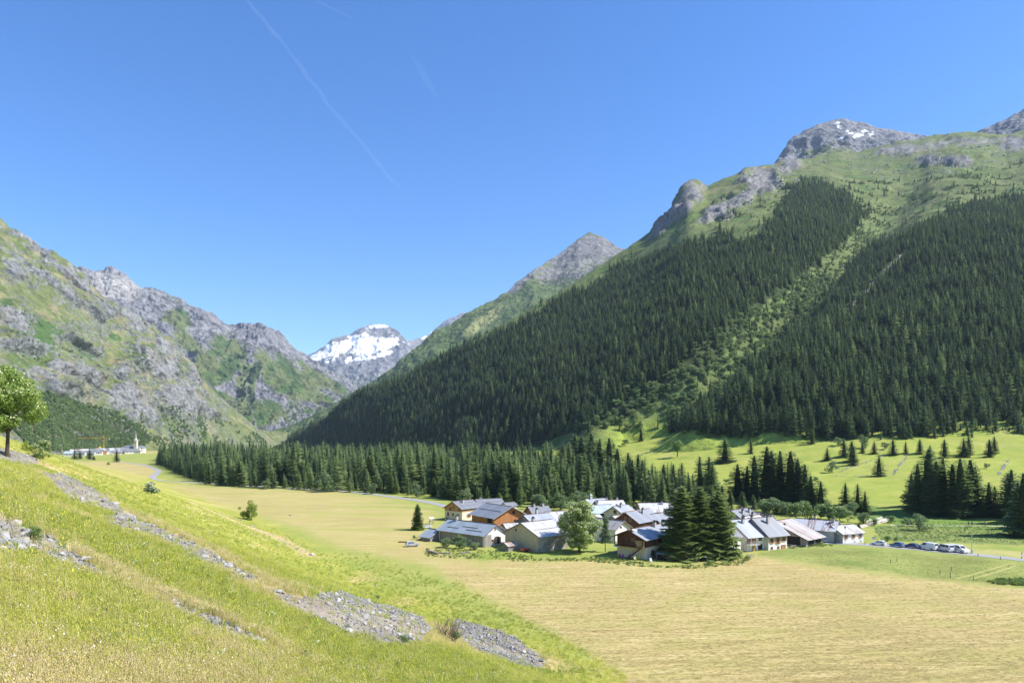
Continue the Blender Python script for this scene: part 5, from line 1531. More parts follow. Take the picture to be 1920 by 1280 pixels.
# ------------------------------------------------------------------ vehicles
def car(px, py, rz, col, label, kind='hatch', s=1.0, name='parked_car', cat='car', world=None):
    g = G(px, py) if world is None else Vector(world)
    paint = MATS.get('paint_' + col[0]) or flat('paint_' + col[0], col[1], 0.25, 0.03, spec=0.6)
    t = thing(name, g + Vector((0, 0, 0.1)), label, cat, R(rz), None, s)
    if kind == 'hatch':
        Lc, Wc, low = 4.2, 1.76, [(0, .32), (.05, .62), (.12, .78), (1.15, .95), (1.25, .98), (3.85, 1.0), (4.12, .92), (4.2, .6), (4.15, .3)]
        top = [(1.15, .95), (1.95, 1.45), (3.1, 1.5), (3.75, 1.38), (4.12, .95)]
        ax, wr = (0.8, 3.4), 0.31
    else:
        Lc, Wc, low = 5.0, 1.92, [(0, .34), (.03, .8), (.15, .95), (.85, 1.12), (1.0, 1.15), (4.9, 1.18), (5.0, 1.0), (5.0, .35)]
        top = [(.85, 1.12), (1.65, 1.85), (2.1, 1.93), (4.75, 1.93), (4.95, 1.15)]
        ax, wr = (0.9, 4.0), 0.33
    def loft(prof, w0, w1, zlo, zhi):
        n = len(prof)
        vs, hw = [], Wc / 2
        for s_ in (-1, 1):
            for x, z in prof:
                k = (z - zlo) / max(0.01, zhi - zlo)
                vs.append((x - Lc / 2, s_ * hw * (w0 + (w1 - w0) * max(0, min(1, k))), z))
        fs = [tuple(range(n - 1, -1, -1)), tuple(range(n, 2 * n))] + [(k, (k + 1) % n, n + (k + 1) % n, n + k) for k in range(n)]
        return MB().add(vs, fs)
    bd = loft(low, 0.96, 1.0, 0.3, 0.8).build('body', paint, t)
    loft(top, 0.97, 0.80, top[0][1], top[2][1]).build('cabin', paint, t)
    hw = Wc / 2
    zlo, zhi = top[0][1], top[2][1]
    def side(z):
        return hw * (0.97 + (0.80 - 0.97) * (z - zlo) / (zhi - zlo)) + 0.012
    za, zb = zlo + 0.08, zhi - 0.10
    xs0, xs1 = (1.45, 3.7) if kind == 'hatch' else (1.25, 4.7)
    xt0, xt1 = (2.0, 3.45) if kind == 'hatch' else (1.75, 4.6)
    panes = 2 if kind == 'hatch' else 3
    for s_ in (-1, 1):
        for k in range(panes):
            if kind == 'panel' and k > 0:
                continue
            a0, a1 = k / panes + 0.015, (k + 1) / panes - 0.015
            l0, l1 = xs0 + (xs1 - xs0) * a0, xs0 + (xs1 - xs0) * a1
            u0, u1 = xt0 + (xt1 - xt0) * a0, xt0 + (xt1 - xt0) * a1
            MB().add([(l0 - Lc / 2, s_ * side(za), za), (l1 - Lc / 2, s_ * side(za), za), (u1 - Lc / 2, s_ * side(zb), zb), (u0 - Lc / 2, s_ * side(zb), zb)], [(0, 1, 2, 3)]).build('window', M_glass, t)
    def cross(p0, p1, name_, mat, ins=0.12):
        x0, z0 = p0; x1, z1 = p1
        n = Vector((-(z1 - z0), 0, (x1 - x0))).normalized() * 0.012
        if x0 > Lc / 2:
            n = -n if n.x < 0 else n
        elif n.x > 0:
            n = -n
        MB().add([(x0 - Lc / 2 + n.x, -(side(z0) - ins), z0 + n.z), (x0 - Lc / 2 + n.x, side(z0) - ins, z0 + n.z), (x1 - Lc / 2 + n.x, side(z1) - ins, z1 + n.z), (x1 - Lc / 2 + n.x, -(side(z1) - ins), z1 + n.z)], [(0, 1, 2, 3)]).build(name_, mat, t)
    def lerp2(a, b, k):
        return (a[0] + (b[0] - a[0]) * k, a[1] + (b[1] - a[1]) * k)
    cross(lerp2(top[0], top[1], 0.1), lerp2(top[0], top[1], 0.92), 'windscreen', M_glass)
    cross(lerp2(top[-1], top[-2], 0.2), lerp2(top[-1], top[-2], 0.85), 'rear_window', M_glass)
    for s_ in (-1, 1):
        MB().box((-Lc / 2 + 0.1, s_ * hw * 0.72, 0.68 if kind == 'hatch' else 0.82), (0.12, 0.34, 0.16)).build('headlight', M_galv, t)
        MB().box((Lc / 2 - 0.03, s_ * hw * 0.80, 0.82 if kind == 'hatch' else 1.0), (0.10, 0.22, 0.2 if kind == 'hatch' else 0.5), 0).build('tail_light', MATS.get('tail_red') or flat('tail_red', (0.35, 0.02, 0.02), 0.3), t)
        for x in ax:
            w = MB().tube((x - Lc / 2, s_ * (hw - 0.2), wr), (x - Lc / 2, s_ * (hw + 0.02), wr), wr, wr, 14).build('wheel', M_rubber, t)
            MB().tube((x - Lc / 2, s_ * (hw - 0.1), wr), (x - Lc / 2, s_ * (hw + 0.035), wr), wr * 0.6, wr * 0.6, 10).build('rim', M_galv, w)
    MB().box((Lc / 2 + 0.01, 0, 0.62), (0.03, 0.5, 0.12)).build('number_plate', M_whitep, t)
    return t
WHITE, BLUE, NAVY, SILV = ('white', (0.72, 0.72, 0.72)), ('blue', (0.06, 0.14, 0.30)), ('navy', (0.03, 0.045, 0.16)), ('silver', (0.42, 0.44, 0.48))
car(1647, 1022, -45, WHITE, 'white hatchback, first of the row of parked vehicles nearest the houses')
car(1682, 1025, -62, BLUE, 'mid-blue hatchback parked between the white and navy cars')
car(1709, 1027, -64, NAVY, 'dark navy hatchback parked beside the white panel van')
car(1740, 1030, -66, WHITE, 'white panel van with blank rear sides parked beside the navy car', 'panel', 1.12, name='parked_van', cat='van')
car(1772, 1033, -82, WHITE, 'white minibus seen from behind, between two other vans', 'bus', 1.12, name='parked_van', cat='van')
car(1797, 1035, 108, WHITE, 'white minibus facing the viewer at the end of the parked row', 'bus', 1.12, name='parked_van', cat='van')
car(773, 1024, -160, SILV, 'silver hatchback parked alone in the grass left of the barn')
car(1551, 1016, 35, WHITE, 'white car half hidden beside the rusty barn')
car(800, 990, 20, WHITE, 'small white car parked behind the lawn spruce', s=0.8)

# ------------------------------------------------------------------ small things about the hamlet
def post(px, py, hpx, label, r=0.07, mat=None, name='fence_post', group=None, cat='post'):
    g, m_ = at(px, py)
    h = hpx * m_
    t = thing(name, g, label, cat, 0, group)
    MB().tube((0, 0, -0.3), (0, 0, h), r, r * 0.9, 7).build('pole', mat or M_greywood, t)
    MB().tube((0, 0, h), (0, 0, h + r * 0.5), r * 0.9, r * 0.3, 7).build('cap', mat or M_greywood, t)
    return t, h
for px, py, h, lab in [(1670, 1055.5, 7, 'left one of the upper pair of fence posts on the lawn'), (1682, 1053, 7, 'right one of the upper pair of fence posts on the lawn'), (1762.5, 1075, 7.5, 'left one of the lower pair of fence posts on the lawn'), (1783.5, 1070, 8, 'right one of the lower pair of fence posts on the lawn'), (1782, 1083, 11, 'thin fence stake below the lower pair of posts'), (1825, 1087, 7, 'thin fence stake at the field edge by the wheel tracks'), (1622, 1021, 6, 'short stake beside the lane near the garage house'), (1834, 1043, 6, 'short stake on the verge beside the tall pole'), (1876, 1049, 6, 'short stake further along the verge')]:
    post(px, py, h, lab, 0.10)
t, h = post(1822, 1037, 47, 'tall slim pale metal pole beside the last parked van', 0.10, M_galv, 'utility_pole', cat='pole')
MB().box((0, -0.1, 0.55), (0.42, 0.36, 1.0)).build('cabinet', M_galv, t)
t, h = post(1584.5, 1020, 30, 'black street lamp before the garage house', 0.06, M_metal, 'street_lamp', cat='lamp')
MB().box((0, 0, h + 0.25), (0.35, 0.35, 0.45)).box((0, 0, h + 0.52), (0.5, 0.5, 0.08)).build('lamp_head', M_metal, t)
t, h = post(1637.5, 1019, 10, 'blue square parking sign on a thin post', 0.04, M_galv, 'parking_sign', cat='sign')
MB().box((0, -0.05, h + 0.2), (0.65, 0.04, 0.65)).build('panel', flat('sign_blue', (0.03, 0.13, 0.55), 0.4), t)
pm = MB().box((-0.12, -0.08, h + 0.2), (0.09, 0.02, 0.44)).box((0.03, -0.08, h + 0.38), (0.22, 0.02, 0.08)).box((0.03, -0.08, h + 0.2), (0.22, 0.02, 0.08)).box((0.12, -0.08, h + 0.29), (0.08, 0.02, 0.24))
pm.build('lettering', M_whitep, t)
t, h = post(1916, 1047, 12, 'wooden signpost with white notice at the right edge', 0.13, M_larchwood, 'signpost', cat='sign')
MB().box((0, -0.16, h * 0.55), (0.5, 0.04, 0.6)).build('notice', M_whitep, t)
def picnic(px, py, rz, label):
    g, m_ = at(px, py)
    t = thing('picnic_table', g, label, 'table', R(rz))
    MB().box((0, 0, 0.74), (1.9, 0.8, 0.07)).build('table_top', M_greywood, t)
    for s_ in (-1, 1):
        MB().box((0, s_ * 0.75, 0.44), (1.9, 0.28, 0.06)).build('bench', M_greywood, t)
        for x in (-0.7, 0.7):
            MB().tube((x, s_ * 0.75, 0.0), (x, s_ * 0.15, 0.72), 0.06, 0.06, 4).build('leg', M_greywood, t)
picnic(1407, 1044, 20, 'pale picnic table standing alone on the lawn edge')
picnic(1386, 1038, -10, 'picnic table close to the white house')
picnic(1488, 1027, 10, 'grey picnic table before the rusty barn')
picnic(1156, 1039, 30, 'dark picnic table in the shade left of the front chalet')
g, m_ = at(1157, 1034)
t = thing('parasol', g, 'small blue parasol beside the picnic table', 'parasol')
MB().tube((0, 0, 0), (0, 0, 2.1), 0.03, 0.03, 6).build('pole', M_galv, t)
cn = MB(); ring = [(1.2 * math.cos(k * math.pi / 4), 1.2 * math.sin(k * math.pi / 4), 1.75) for k in range(8)]
cn.add(ring + [(0, 0, 2.2)], [(k, (k + 1) % 8, 8) for k in range(8)]).build('canopy', flat('parasol_blue', (0.03, 0.16, 0.55), 0.7), t)
def chair(px, py, rz, col, label):
    g, m_ = at(px, py)
    mt = MATS.get('chair_' + col[0]) or flat('chair_' + col[0], col[1], 0.5)
    t = thing('garden_chair', g, label, 'chair', R(rz))
    MB().box((0, 0, 0.42), (0.6, 0.55, 0.06)).build('seat', mt, t)
    MB().box((0, 0.32, 0.78), (0.6, 0.06, 0.75), 0, Matrix.Rotation(-0.25, 3, 'X')).build('backrest', mt, t)
    for x in (-0.26, 0.26):
        for y in (-0.24, 0.24):
            MB().box((x, y, 0.2), (0.05, 0.05, 0.42)).build('leg', mt, t)
chair(1163, 1046, 20, ('red', (0.45, 0.04, 0.08)), 'red garden chair by the foot of the front chalet')
chair(1168, 1047, -10, ('plum', (0.22, 0.06, 0.20)), 'plum-coloured garden chair beside the red one')
chair(1181, 1047, 30, ('pink', (0.6, 0.06, 0.25)), 'pink garden chair near the stair')
chair(1191, 1050, 10, ('cream', (0.75, 0.66, 0.35)), 'cream garden chair on the grass before the stair')
chair(1197, 1049, -20, ('lime', (0.38, 0.45, 0.08)), 'lime green garden chair beside the cream one')
chair(1221, 1054, 15, ('white', (0.7, 0.72, 0.75)), 'white garden chair at the end of the shed row')
# timber stack, crate, swing tower, rubble heaps
def beams(px, py, rz, n, Lb, label, mat=M_greywood):
    g, m_ = at(px, py)
    t = thing('timber_stack', g, label, 'timber', R(rz))
    for k in range(n):
        MB().box((random.uniform(-.2, .2), (k % 4) * 0.38 - 0.6, 0.15 + (k // 4) * 0.26), (Lb * random.uniform(0.85, 1.05), 0.3, 0.22), random.uniform(-.05, .05)).build('beam', mat, t)
beams(812, 1037, -52, 10, 4.0, 'stack of weathered grey beams lying in the grass')
beams(835, 1037, -8, 3, 3.2, 'few pale planks beside the stack of beams')
beams(872, 1036, 20, 4, 3.4, 'loose planks on the grass before the long barn')
beams(755, 1016, 0, 3, 2.6, 'dark planks lying left of the silver car', M_darkwood)
g, m_ = at(797, 1005)
t = thing('garden_crate', g, 'brown wooden box hutch on the grass before the lean-to', 'crate', R(25))
MB().box((0, 0, 0.5), (1.5, 1.1, 0.9)).build('body', M_darkwood, t)
MB().slab([(-0.85, -0.65, 0.95), (0.85, -0.65, 0.95), (0.85, 0.65, 1.3), (-0.85, 0.65, 1.3)], 0.06).build('lid', M_redwood, t)
g, m_ = at(809, 982)
t = thing('play_tower', g, 'little play tower with yellow slide on the lawn', 'playground', R(20))
for x in (-0.6, 0.6):
    for y in (-0.6, 0.6):
        MB().box((x, y, 1.1), (0.12, 0.12, 2.3)).build('post', M_greywood, t)
MB().box((0, 0, 1.15), (1.4, 1.4, 0.1)).build('platform', M_greywood, t)
MB().slab([(-0.9, -0.9, 2.2), (0.9, -0.9, 2.2), (0.9, 0, 2.8), (-0.9, 0, 2.8)], 0.05).slab([(-0.9, 0.9, 2.2), (0.9, 0.9, 2.2), (0.9, 0, 2.8), (-0.9, 0, 2.8)], 0.05).build('roof', M_whitep, t)
MB().slab([(-0.7, -0.25, 1.15), (-0.7, 0.25, 1.15), (-2.4, 0.25, 0.2), (-2.4, -0.25, 0.2)], 0.06).build('slide', flat('slide_yellow', (0.7, 0.55, 0.04), 0.4), t)
g, m_ = at(985, 1034)
t = thing('farm_trailer', g, 'low red farm trailer parked under the beige barn wall', 'trailer', R(5))
MB().box((0, 0, 0.75), (3.0, 1.5, 0.35)).build('bed', flat('trailer_red', (0.4, 0.04, 0.03), 0.5), t)
for s_ in (-1, 1):
    MB().tube((0.3, s_ * 0.75, 0.38), (0.3, s_ * 0.95, 0.38), 0.38, 0.38, 12).build('wheel', M_rubber, t)
MB().box((-2.1, 0, 0.6), (1.4, 0.12, 0.12)).build('drawbar', M_metal, t)
# footbridge
a, b = G(1632, 982), G(1662, 974)
t = thing('footbridge', a, 'small bridge with pale railings on the dirt track', 'bridge', math.atan2(b.y - a.y, b.x - a.x))
Lb = (b - a).length
MB().box((Lb / 2, 0, 0.1), (Lb, 3.2, 0.3)).build('deck', M_track, t)
for s_ in (-1, 1):
    rl = MB()
    for zz in (0.55, 0.9, 1.2):
        rl.box((Lb / 2, s_ * 1.65, zz), (Lb, 0.08, 0.12))
    rl.build('railing', M_whitep, t)
    for k in range(6):
        MB().box((Lb * k / 5.0, s_ * 1.65, 0.6), (0.12, 0.14, 1.3)).build('railing_post', M_whitep, t)
# walkers on the path
def person(px, py, top, legs, label, stride=0.25):
    g, m_ = at(px, py)
    vs = [((0, 0, 0.95), .15), ((0, 0, 1.2), .16), ((0, 0, 1.42), .17), ((0, 0, 1.53), .06), ((0, 0, 1.66), .10), ((0, 0, 1.76), .09),
          ((.10, 0, .88), .11), ((.11, stride * .4, .48), .075), ((.11, stride, .06), .05), ((.11, stride - .18, .03), .045),
          ((-.10, 0, .88), .11), ((-.11, -stride * .2, .48), .075), ((-.11, -stride, .08), .05), ((-.11, -stride - .18, .03), .045),
          ((.21, 0, 1.40), .065), ((.26, -.06, 1.14), .05), ((.24, -.22, .95), .04), ((.24, -.30, .90), .035),
          ((-.21, 0, 1.40), .065), ((-.26, .06, 1.14), .05), ((-.25, -.04, .92), .04), ((-.25, -.10, .85), .035)]
    es = [(0, 1), (1, 2), (2, 3), (3, 4), (4, 5), (0, 6), (6, 7), (7, 8), (8, 9), (0, 10), (10, 11), (11, 12), (12, 13), (2, 14), (14, 15), (15, 16), (16, 17), (2, 18), (18, 19), (19, 20), (20, 21)]
    me = bpy.data.meshes.new('person')
    me.from_pydata([v for v, r in vs], es, [])
    me.materials.append(legs)
    o = tag(put('person', me, None, g, R(90)), label, 'person')
    md = o.modifiers.new('skin', 'SKIN')
    for k, (v, r) in enumerate(vs):
        me.skin_vertices[0].data[k].radius = (r, r)
        me.skin_vertices[0].data[k].use_root = (k == 0)
    o.modifiers.new('sub', 'SUBSURF').levels = 1
    b = MB()
    b.prism([(-0.17, 0.92), (0.17, 0.92), (0.2, 1.45), (-0.2, 1.45)], -0.26, 0.26)
    b.build('jacket', top, o)
    MB().box((0, 0.20, 1.22), (0.32, 0.16, 0.5)).build('rucksack', M_metal, o)
    MB().tube((0, 0, 1.70), (0, 0, 1.82), 0.125, 0.08, 10).build('hair', M_bark, o)
    return o
skin_ = flat('walker_trousers', (0.08, 0.08, 0.10), 0.8)
person(1816, 985.5, flat('shirt_teal', (0.10, 0.22, 0.25), 0.8), skin_, 'walker in a teal top, first of the pair on the path')
person(1822.5, 985.5, flat('shirt_grey', (0.25, 0.25, 0.28), 0.8), skin_, 'walker in a grey top close behind the teal one', 0.18)
person(1848, 985.5, flat('shirt_white', (0.7, 0.68, 0.66), 0.8), skin_, 'walker in a white top alone on the path')

# ------------------------------------------------------------------ far village, church and crane
VD = 1500.0
def fv(px, d=VD):
    x, y = d * (px - CX) / F, d
    return (x, y)
vil = [(122, 1480, 16, 14, 4.5, 8, M_paleblue), (140, 1470, 15, 16, 4.5, 7.5, M_slate), (152, 1540, 20, 14, 6, 10.5, M_greyrend), (132, 1560, 30, 16, 6, 10, M_zinc), (172, 1490, 25, 14, 5, 9.5, M_slate), (164, 1530, 35, 14, 6, 10, M_lightslate), (180, 1550, 20, 16, 6.5, 11, M_zinc), (192, 1480, 150, 18, 4, 9, M_lightslate), (188, 1540, 30, 14, 6.5, 11, M_slate), (202, 1500, 145, 13, 5, 9.5, M_slate), (206, 1550, 20, 15, 6, 11, M_zinc), (216, 1520, 40, 14, 6, 11, M_slate), (224, 1490, 145, 14, 5, 9.5, M_lightslate), (228, 1545, 25, 15, 6.5, 12, M_slate), (212, 1470, 30, 11, 3.5, 7, M_slate), (146, 1500, 140, 12, 5, 8.5, M_lightslate), (234, 1500, 30, 12, 5, 9, M_slate), (160, 1470, 10, 11, 4, 7.5, M_slate)]
vw = [M_plaster, M_greyrend, M_cream, M_darkwood]
vlab = ['house with pale blue roof at the left end of the church village', 'low slate-roofed house beside the pale blue roof', 'grey-roofed house rising behind the left end of the church village', 'house with white roof at the back left of the church village', 'slate house with plastered front behind the two village firs', 'light grey roof right behind the slate house in the village', 'pale roof at the village back, left of the crane', 'broad chalet with wide roof and reddish timber front', 'slate roof directly behind the broad chalet', 'slate house between the broad chalet and church', 'white roof beneath the tower crane', 'slate house just right of the crane mast', 'light grey roof close to the church on its left', 'tall slate roof beside the church nave', 'small house in front of the village centre', 'pale low house between the firs', 'last small house before the church', 'low house behind the village firs']
for k, (px, d, th, W, he, hr, m_) in enumerate(vil):
    d = 1235 + (px - 115) * 1.55 + (d - 1470) * 0.45
    W, he, hr = W * 0.95, he * 1.15, hr * 1.15
    L = random.uniform(13, 19)
    hw = [('g', -W * 0.22, he * 0.6, 1.3, 1.5), ('g', W * 0.22, he * 0.6, 1.3, 1.5), ('-' if th < 90 else '+', L * 0.3, he * 0.6, 1.3, 1.5), ('-' if th < 90 else '+', L * 0.7, he * 0.6, 1.3, 1.5)]
    house('village_house', vlab[k], fv(px, d), th, W, L, he, hr, m_, M_redwood if k == 7 else vw[k % 4], win=hw, chim=[(L * 0.4, 1, 1.6)], pw=6, ov=1.0)
# church: nave, apse, tower with tapering spire
cx_, cy_ = fv(255, 1520)
zc_ = Hs(cx_, cy_)
ch = thing('church', (cx_, cy_, zc_), 'pale village church with slate nave roof and slender spire', 'church', R(5))
MB().prism([(-7, -2), (7, -2), (7, 10.5), (0, 16), (-7, 10.5)], -22, 14).build('nave', M_cream, ch)
nr = MB()
for s_ in (-1, 1):
    nr.slab([(-22.6, 0, 16.4), (14, 0, 16.4), (14, s_ * 8, 10.2), (-22.6, s_ * 8, 10.2)], 0.3)
nr.build('nave_roof', M_slate, ch)
MB().tube((14, 0, -2), (14, 0, 10.5), 7, 7, 12).build('apse', M_cream, ch)
MB().tube((14, 0, 10.5), (14, 0, 16.2), 7.8, 0.3, 12).build('apse_roof', M_slate, ch)
MB().box((3.5, -8.6, 13), (6.0, 6.0, 30)).build('tower', M_cream, ch)
sp = MB().tube((3.5, -8.6, 28), (3.5, -8.6, 31.5), 4.7, 1.9, 8).build('spire_base', M_greyrend, ch)
MB().tube((3.5, -8.6, 31.5), (3.5, -8.6, 47), 1.9, 0.12, 8).build('spire', M_greyrend, ch)
for x in (2.3, 4.7):
    MB().box((x, -11.62, 22), (1.2, 0.08, 3.2)).build('belfry_opening', M_black, ch)
MB().box((3.5, -11.62, 16), (1.6, 0.08, 1.6)).build('clock', M_black, ch)
for x in (-18, -12, -6):
    MB().box((x, -7.03, 6), (1.4, 0.08, 3.4)).build('window', M_glass, ch)
MB().box((9, -9, 4), (9, 5, 12)).build('side_chapel', M_plaster, ch)
house('sacristy', 'low whitewashed building at the foot of the church', fv(252, 1490), 8, 9, 14, 3.5, 6, M_slate, M_plaster, pw=6)
# tower crane
kx, ky = fv(194.5, 1440)
kz = Hs(kx, ky)
YEL = flat('crane_yellow', (0.62, 0.36, 0.03), 0.5)
t = thing('tower_crane', (kx, ky, kz), 'yellow tower crane with long jib above the village roofs', 'crane')
def lattice(a, b, w, n, name):
    m_ = MB()
    a, b = Vector(a), Vector(b)
    d = (b - a).normalized(); u = d.orthogonal().normalized() * w / 2; v = d.cross(u).normalized() * w / 2
    cs = [u + v, u - v, -u - v, -u + v]
    for c in cs:
        m_.tube(a + c, b + c, 0.16, 0.16, 4)
    for k in range(n):
        p, q = a.lerp(b, k / n), a.lerp(b, (k + 1) / n)
        for j in range(4):
            m_.tube(p + cs[j], q + cs[(j + 1) % 4], 0.09, 0.09, 3)
    return m_.build(name, YEL, t)
lattice((0, 0, 0), (0, 0, 34), 1.8, 16, 'mast')
lattice((0, 0, 33), (-56, 0, 33), 1.4, 26, 'jib')
lattice((0, 0, 33), (12, 0, 33), 1.4, 6, 'counter_jib')
lattice((0, 0, 33), (0, 0, 39), 1.2, 3, 'apex')
MB().box((11, 0, 31.4), (2.5, 2, 2.6)).build('counterweight', M_chim, t)
MB().tube((0, 0, 38.8), (-34, 0, 33.6), 0.1, 0.1, 4).tube((0, 0, 38.8), (11, 0, 33.6), 0.1, 0.1, 4).build('tie_bars', YEL, t)
MB().box((-1.4, -0.6, 32), (1.6, 1.6, 2.2)).build('cab', M_glass, t)
t = thing('construction_silo', (*fv(187, 1385), Hs(*fv(187, 1385))), 'orange-yellow silo standing below the crane', 'silo')
MB().tube((0, 0, 6), (0, 0, 15), 2.4, 2.4, 12).tube((0, 0, 3), (0, 0, 6), 0.6, 2.4, 12).tube((0, 0, 15), (0, 0, 16.2), 2.4, 0.6, 12).build('tank', YEL, t)
for k in range(4):
    MB().tube((2 * math.cos(k * 1.57), 2 * math.sin(k * 1.57), -1), (2 * math.cos(k * 1.57), 2 * math.sin(k * 1.57), 7), 0.2, 0.2, 5).build('leg', YEL, t)
# firs before the village
for px, py, h, w, lab in [(140, 861, 20, 1.7, 'left fir of the close pair before the church village'), (150, 861, 17, 1.6, 'right fir of the close pair before the church village'), (168, 861, 21, 1.9, 'broad dark fir in front of the church village'), (219, 866, 24, 1.7, 'fir nearest the church beside the stubble field'), (176, 862, 9, 2.0, 'low rounded fir beside the broad dark one')]:
    g, m_ = at(px, py)
    conifer(g, h * m_, 'spruce', lab, name='fir_tree', wid=w)
for k, (px, py, h) in enumerate([(300, 870, 30), (308, 871, 36), (318, 871, 34), (328, 872, 36), (336, 872, 30)]):
    g, m_ = at(px, py)
    conifer(g, h * m_, 'spruce', '%s dark spruce from the left in the clump by the road bend' % ORD[k], 'spruces at the road bend', wid=1.3)

# ------------------------------------------------------------------ stone banks, boulders, field walls
def area_points(poly, n, dens=None):
    """about n points spread evenly over the land inside an outline read off the photo"""
    A = np.array([tuple(G(a, b)) for a, b in poly])
    lo, hi = A.min(0) - 2, A.max(0) + 2
    out = []
    got = 0
    for _ in range(12):
        q = np.stack([RNG.uniform(lo[0], hi[0], 6 * n), RNG.uniform(lo[1], hi[1], 6 * n)], 1)
        z = H(q[:, 0], q[:, 1])
        a, b = topx(q[:, 0], q[:, 1], z)
        k = inpoly(a, b, poly)
        out.append(np.stack([q[k, 0], q[k, 1], z[k]], 1))
        got += int(k.sum())
        if got >= n:
            break
    return np.concatenate(out)[:n]
def rock_mesh(seed, flatz=0.6):
    r = random.Random(seed)
    bm = bmesh.new()
    for k in range(18):
        u = Vector((r.gauss(0, 1), r.gauss(0, 1), r.gauss(0, 1))).normalized() * r.uniform(0.75, 1.05)
        bm.verts.new((u.x * 0.55, u.y * 0.42 , u.z * 0.5 * flatz))
    bmesh.ops.convex_hull(bm, input=bm.verts)
    me = bpy.data.meshes.new('stone')
    bm.to_mesh(me); bm.free()
    return me
ROCKS = [rock_mesh(500 + k, [0.55, 0.7, 0.85, 0.5][k % 4]) for k in range(8)]
for k, me in enumerate(ROCKS):
    me.materials.append(M_rock)
ROCKSD = []
for k in range(4):
    me = rock_mesh(540 + k, 0.75); me.materials.append(M_rockd); ROCKSD.append(me)
BLAB = ['bank of loose grey stones at the left edge of the near slope', 'long band of grey stones running down the middle of the slope', 'wide heap of grey rubble at the foot of the slope', 'short row of dark stones low on the near slope', 'thin line of stones along the far edge of the slope', 'stones under the tree at the left edge']
for bi, (pxs, w, hh, wp) in enumerate(BANK_PX):
    poly = BANKS[bi][0]
    Pp = np.concatenate([area_points(a, [3000, 2600, 5200, 900, 500, 400][bi]) for a in AREAS[bi]])
    gapn = fbm(Pp * np.array([1, 1, 0]) / 3.0 + bi * 7, 3)
    Pp = Pp[gapn > [-0.12, -0.05, -0.22, -0.02, 0.0, -0.1][bi]]
    n = len(Pp)
    s_ = np.exp(RNG.normal(math.log(0.19), 0.5, n)).clip(0.08, 0.85) * [1.0, 1.15, 1.1, 0.9, 1.2, 1.3][bi]
    Pp[:, 2] += s_ * 0.1
    o = np.argsort(-s_ / Pp[:, 1])
    nb = [70, 80, 110, 30, 25, 15][bi]
    root = thing('stone_bank', (*poly[0], Hs(*poly[0])), BLAB[bi], 'stone bank')
    r0 = np.array(root.location)
    for k in o[:nb]:
        q = put('stone', random.choice(ROCKS if random.random() < 0.85 else ROCKSD), root, tuple(Pp[k] - r0), 0, float(s_[k]) * 1.2)
        q.rotation_euler = (random.uniform(-.5, .5), random.uniform(-.5, .5), random.random() * 6.28)
    rest = o[nb:]
    rub = scatter('rubble', Pp[rest], RNG.uniform(-3, 3, (len(rest), 3)), s_[rest], RNG.integers(0, 8, len(rest)), ROCKS, None, None)
    rub.parent = root
    rub.location = -root.location
BOUL = [(585, 1040, 14, 'small dark boulder beside a shrub at the slope foot'), (706, 1097, 8, 'flat pale stone lying alone on the yellow slope'), (700, 1176, 14, 'dark slab lying on the big rubble heap'), (982, 1222, 12, 'dark boulder near the end of the rubble heap'), (215, 948, 26, 'big pale boulder at the end of the middle stone band'), (430, 1062, 20, 'white angular boulder at the lower end of the middle band'), (545, 966, 8, 'flat stone alone in the hay field'), (590, 1248, 12, 'pale stones beside the dark green shrub'), (1348, 812, 8, 'brown boulder under the spruces at the meadow top'), (1204, 853, 6, 'pale boulder in the upper left of the bright meadow'), (1128, 1250, 6, 'small stone in the grass tip at the field corner'), (150, 1035, 20, 'mossy boulder on the near stone bank')]
for px, py, wpx, lab in BOUL:
    g, m_ = at(px, py)
    me = random.choice(ROCKSD)
    q = put('boulder', me, None, g, random.random() * 6.28, wpx * m_)
    tag(q, lab, 'boulder')
# tumbled dry-stone lines across the meadow
WALLS = [([(1335, 880 + 8), (1345, 876), (1358, 868), (1375, 858)], 'x'), ]
WALLS = [[(1674, 890), (1682, 878), (1692, 866), (1702, 850)], [(1872, 890), (1880, 878), (1892, 860)], [(1575, 885), (1595, 876), (1620, 868), (1660, 852)], [(1300, 833), (1360, 831), (1430, 829), (1500, 826)], [(1560, 892), (1610, 892), (1670, 890)]]
WLAB = ['tumbled dry-stone line running up the meadow beside the lone spruce', 'tumbled dry-stone line at the right end of the meadow', 'faint stone line rising behind the pale willow', 'low stone line along the top of the bright meadow', 'low stone line crossing the middle of the meadow']
for k, w in enumerate(WALLS):
    A = np.array([tuple(G(a, b)[:2]) for a, b in w])
    Lc = np.concatenate([[0], np.cumsum(np.linalg.norm(np.diff(A, axis=0), axis=1))])
    n = int(Lc[-1] * 2.2)
    tt = RNG.random(n) * Lc[-1]
    X = np.stack([np.interp(tt, Lc, A[:, 0]), np.interp(tt, Lc, A[:, 1])], 1) + RNG.normal(0, 0.5, (n, 2))
    X = X[fbm(np.stack([tt / 12, 0 * tt, 0 * tt + k], 1), 2) > -0.15]
    n = len(X)
    scatter('tumbled_wall', np.stack([X[:, 0], X[:, 1], H(X[:, 0], X[:, 1])], 1), RNG.uniform(-3, 3, (n, 3)), RNG.uniform(0.5, 1.2, n), RNG.integers(0, 4, n), ROCKSD, WLAB[k], 'stone wall')
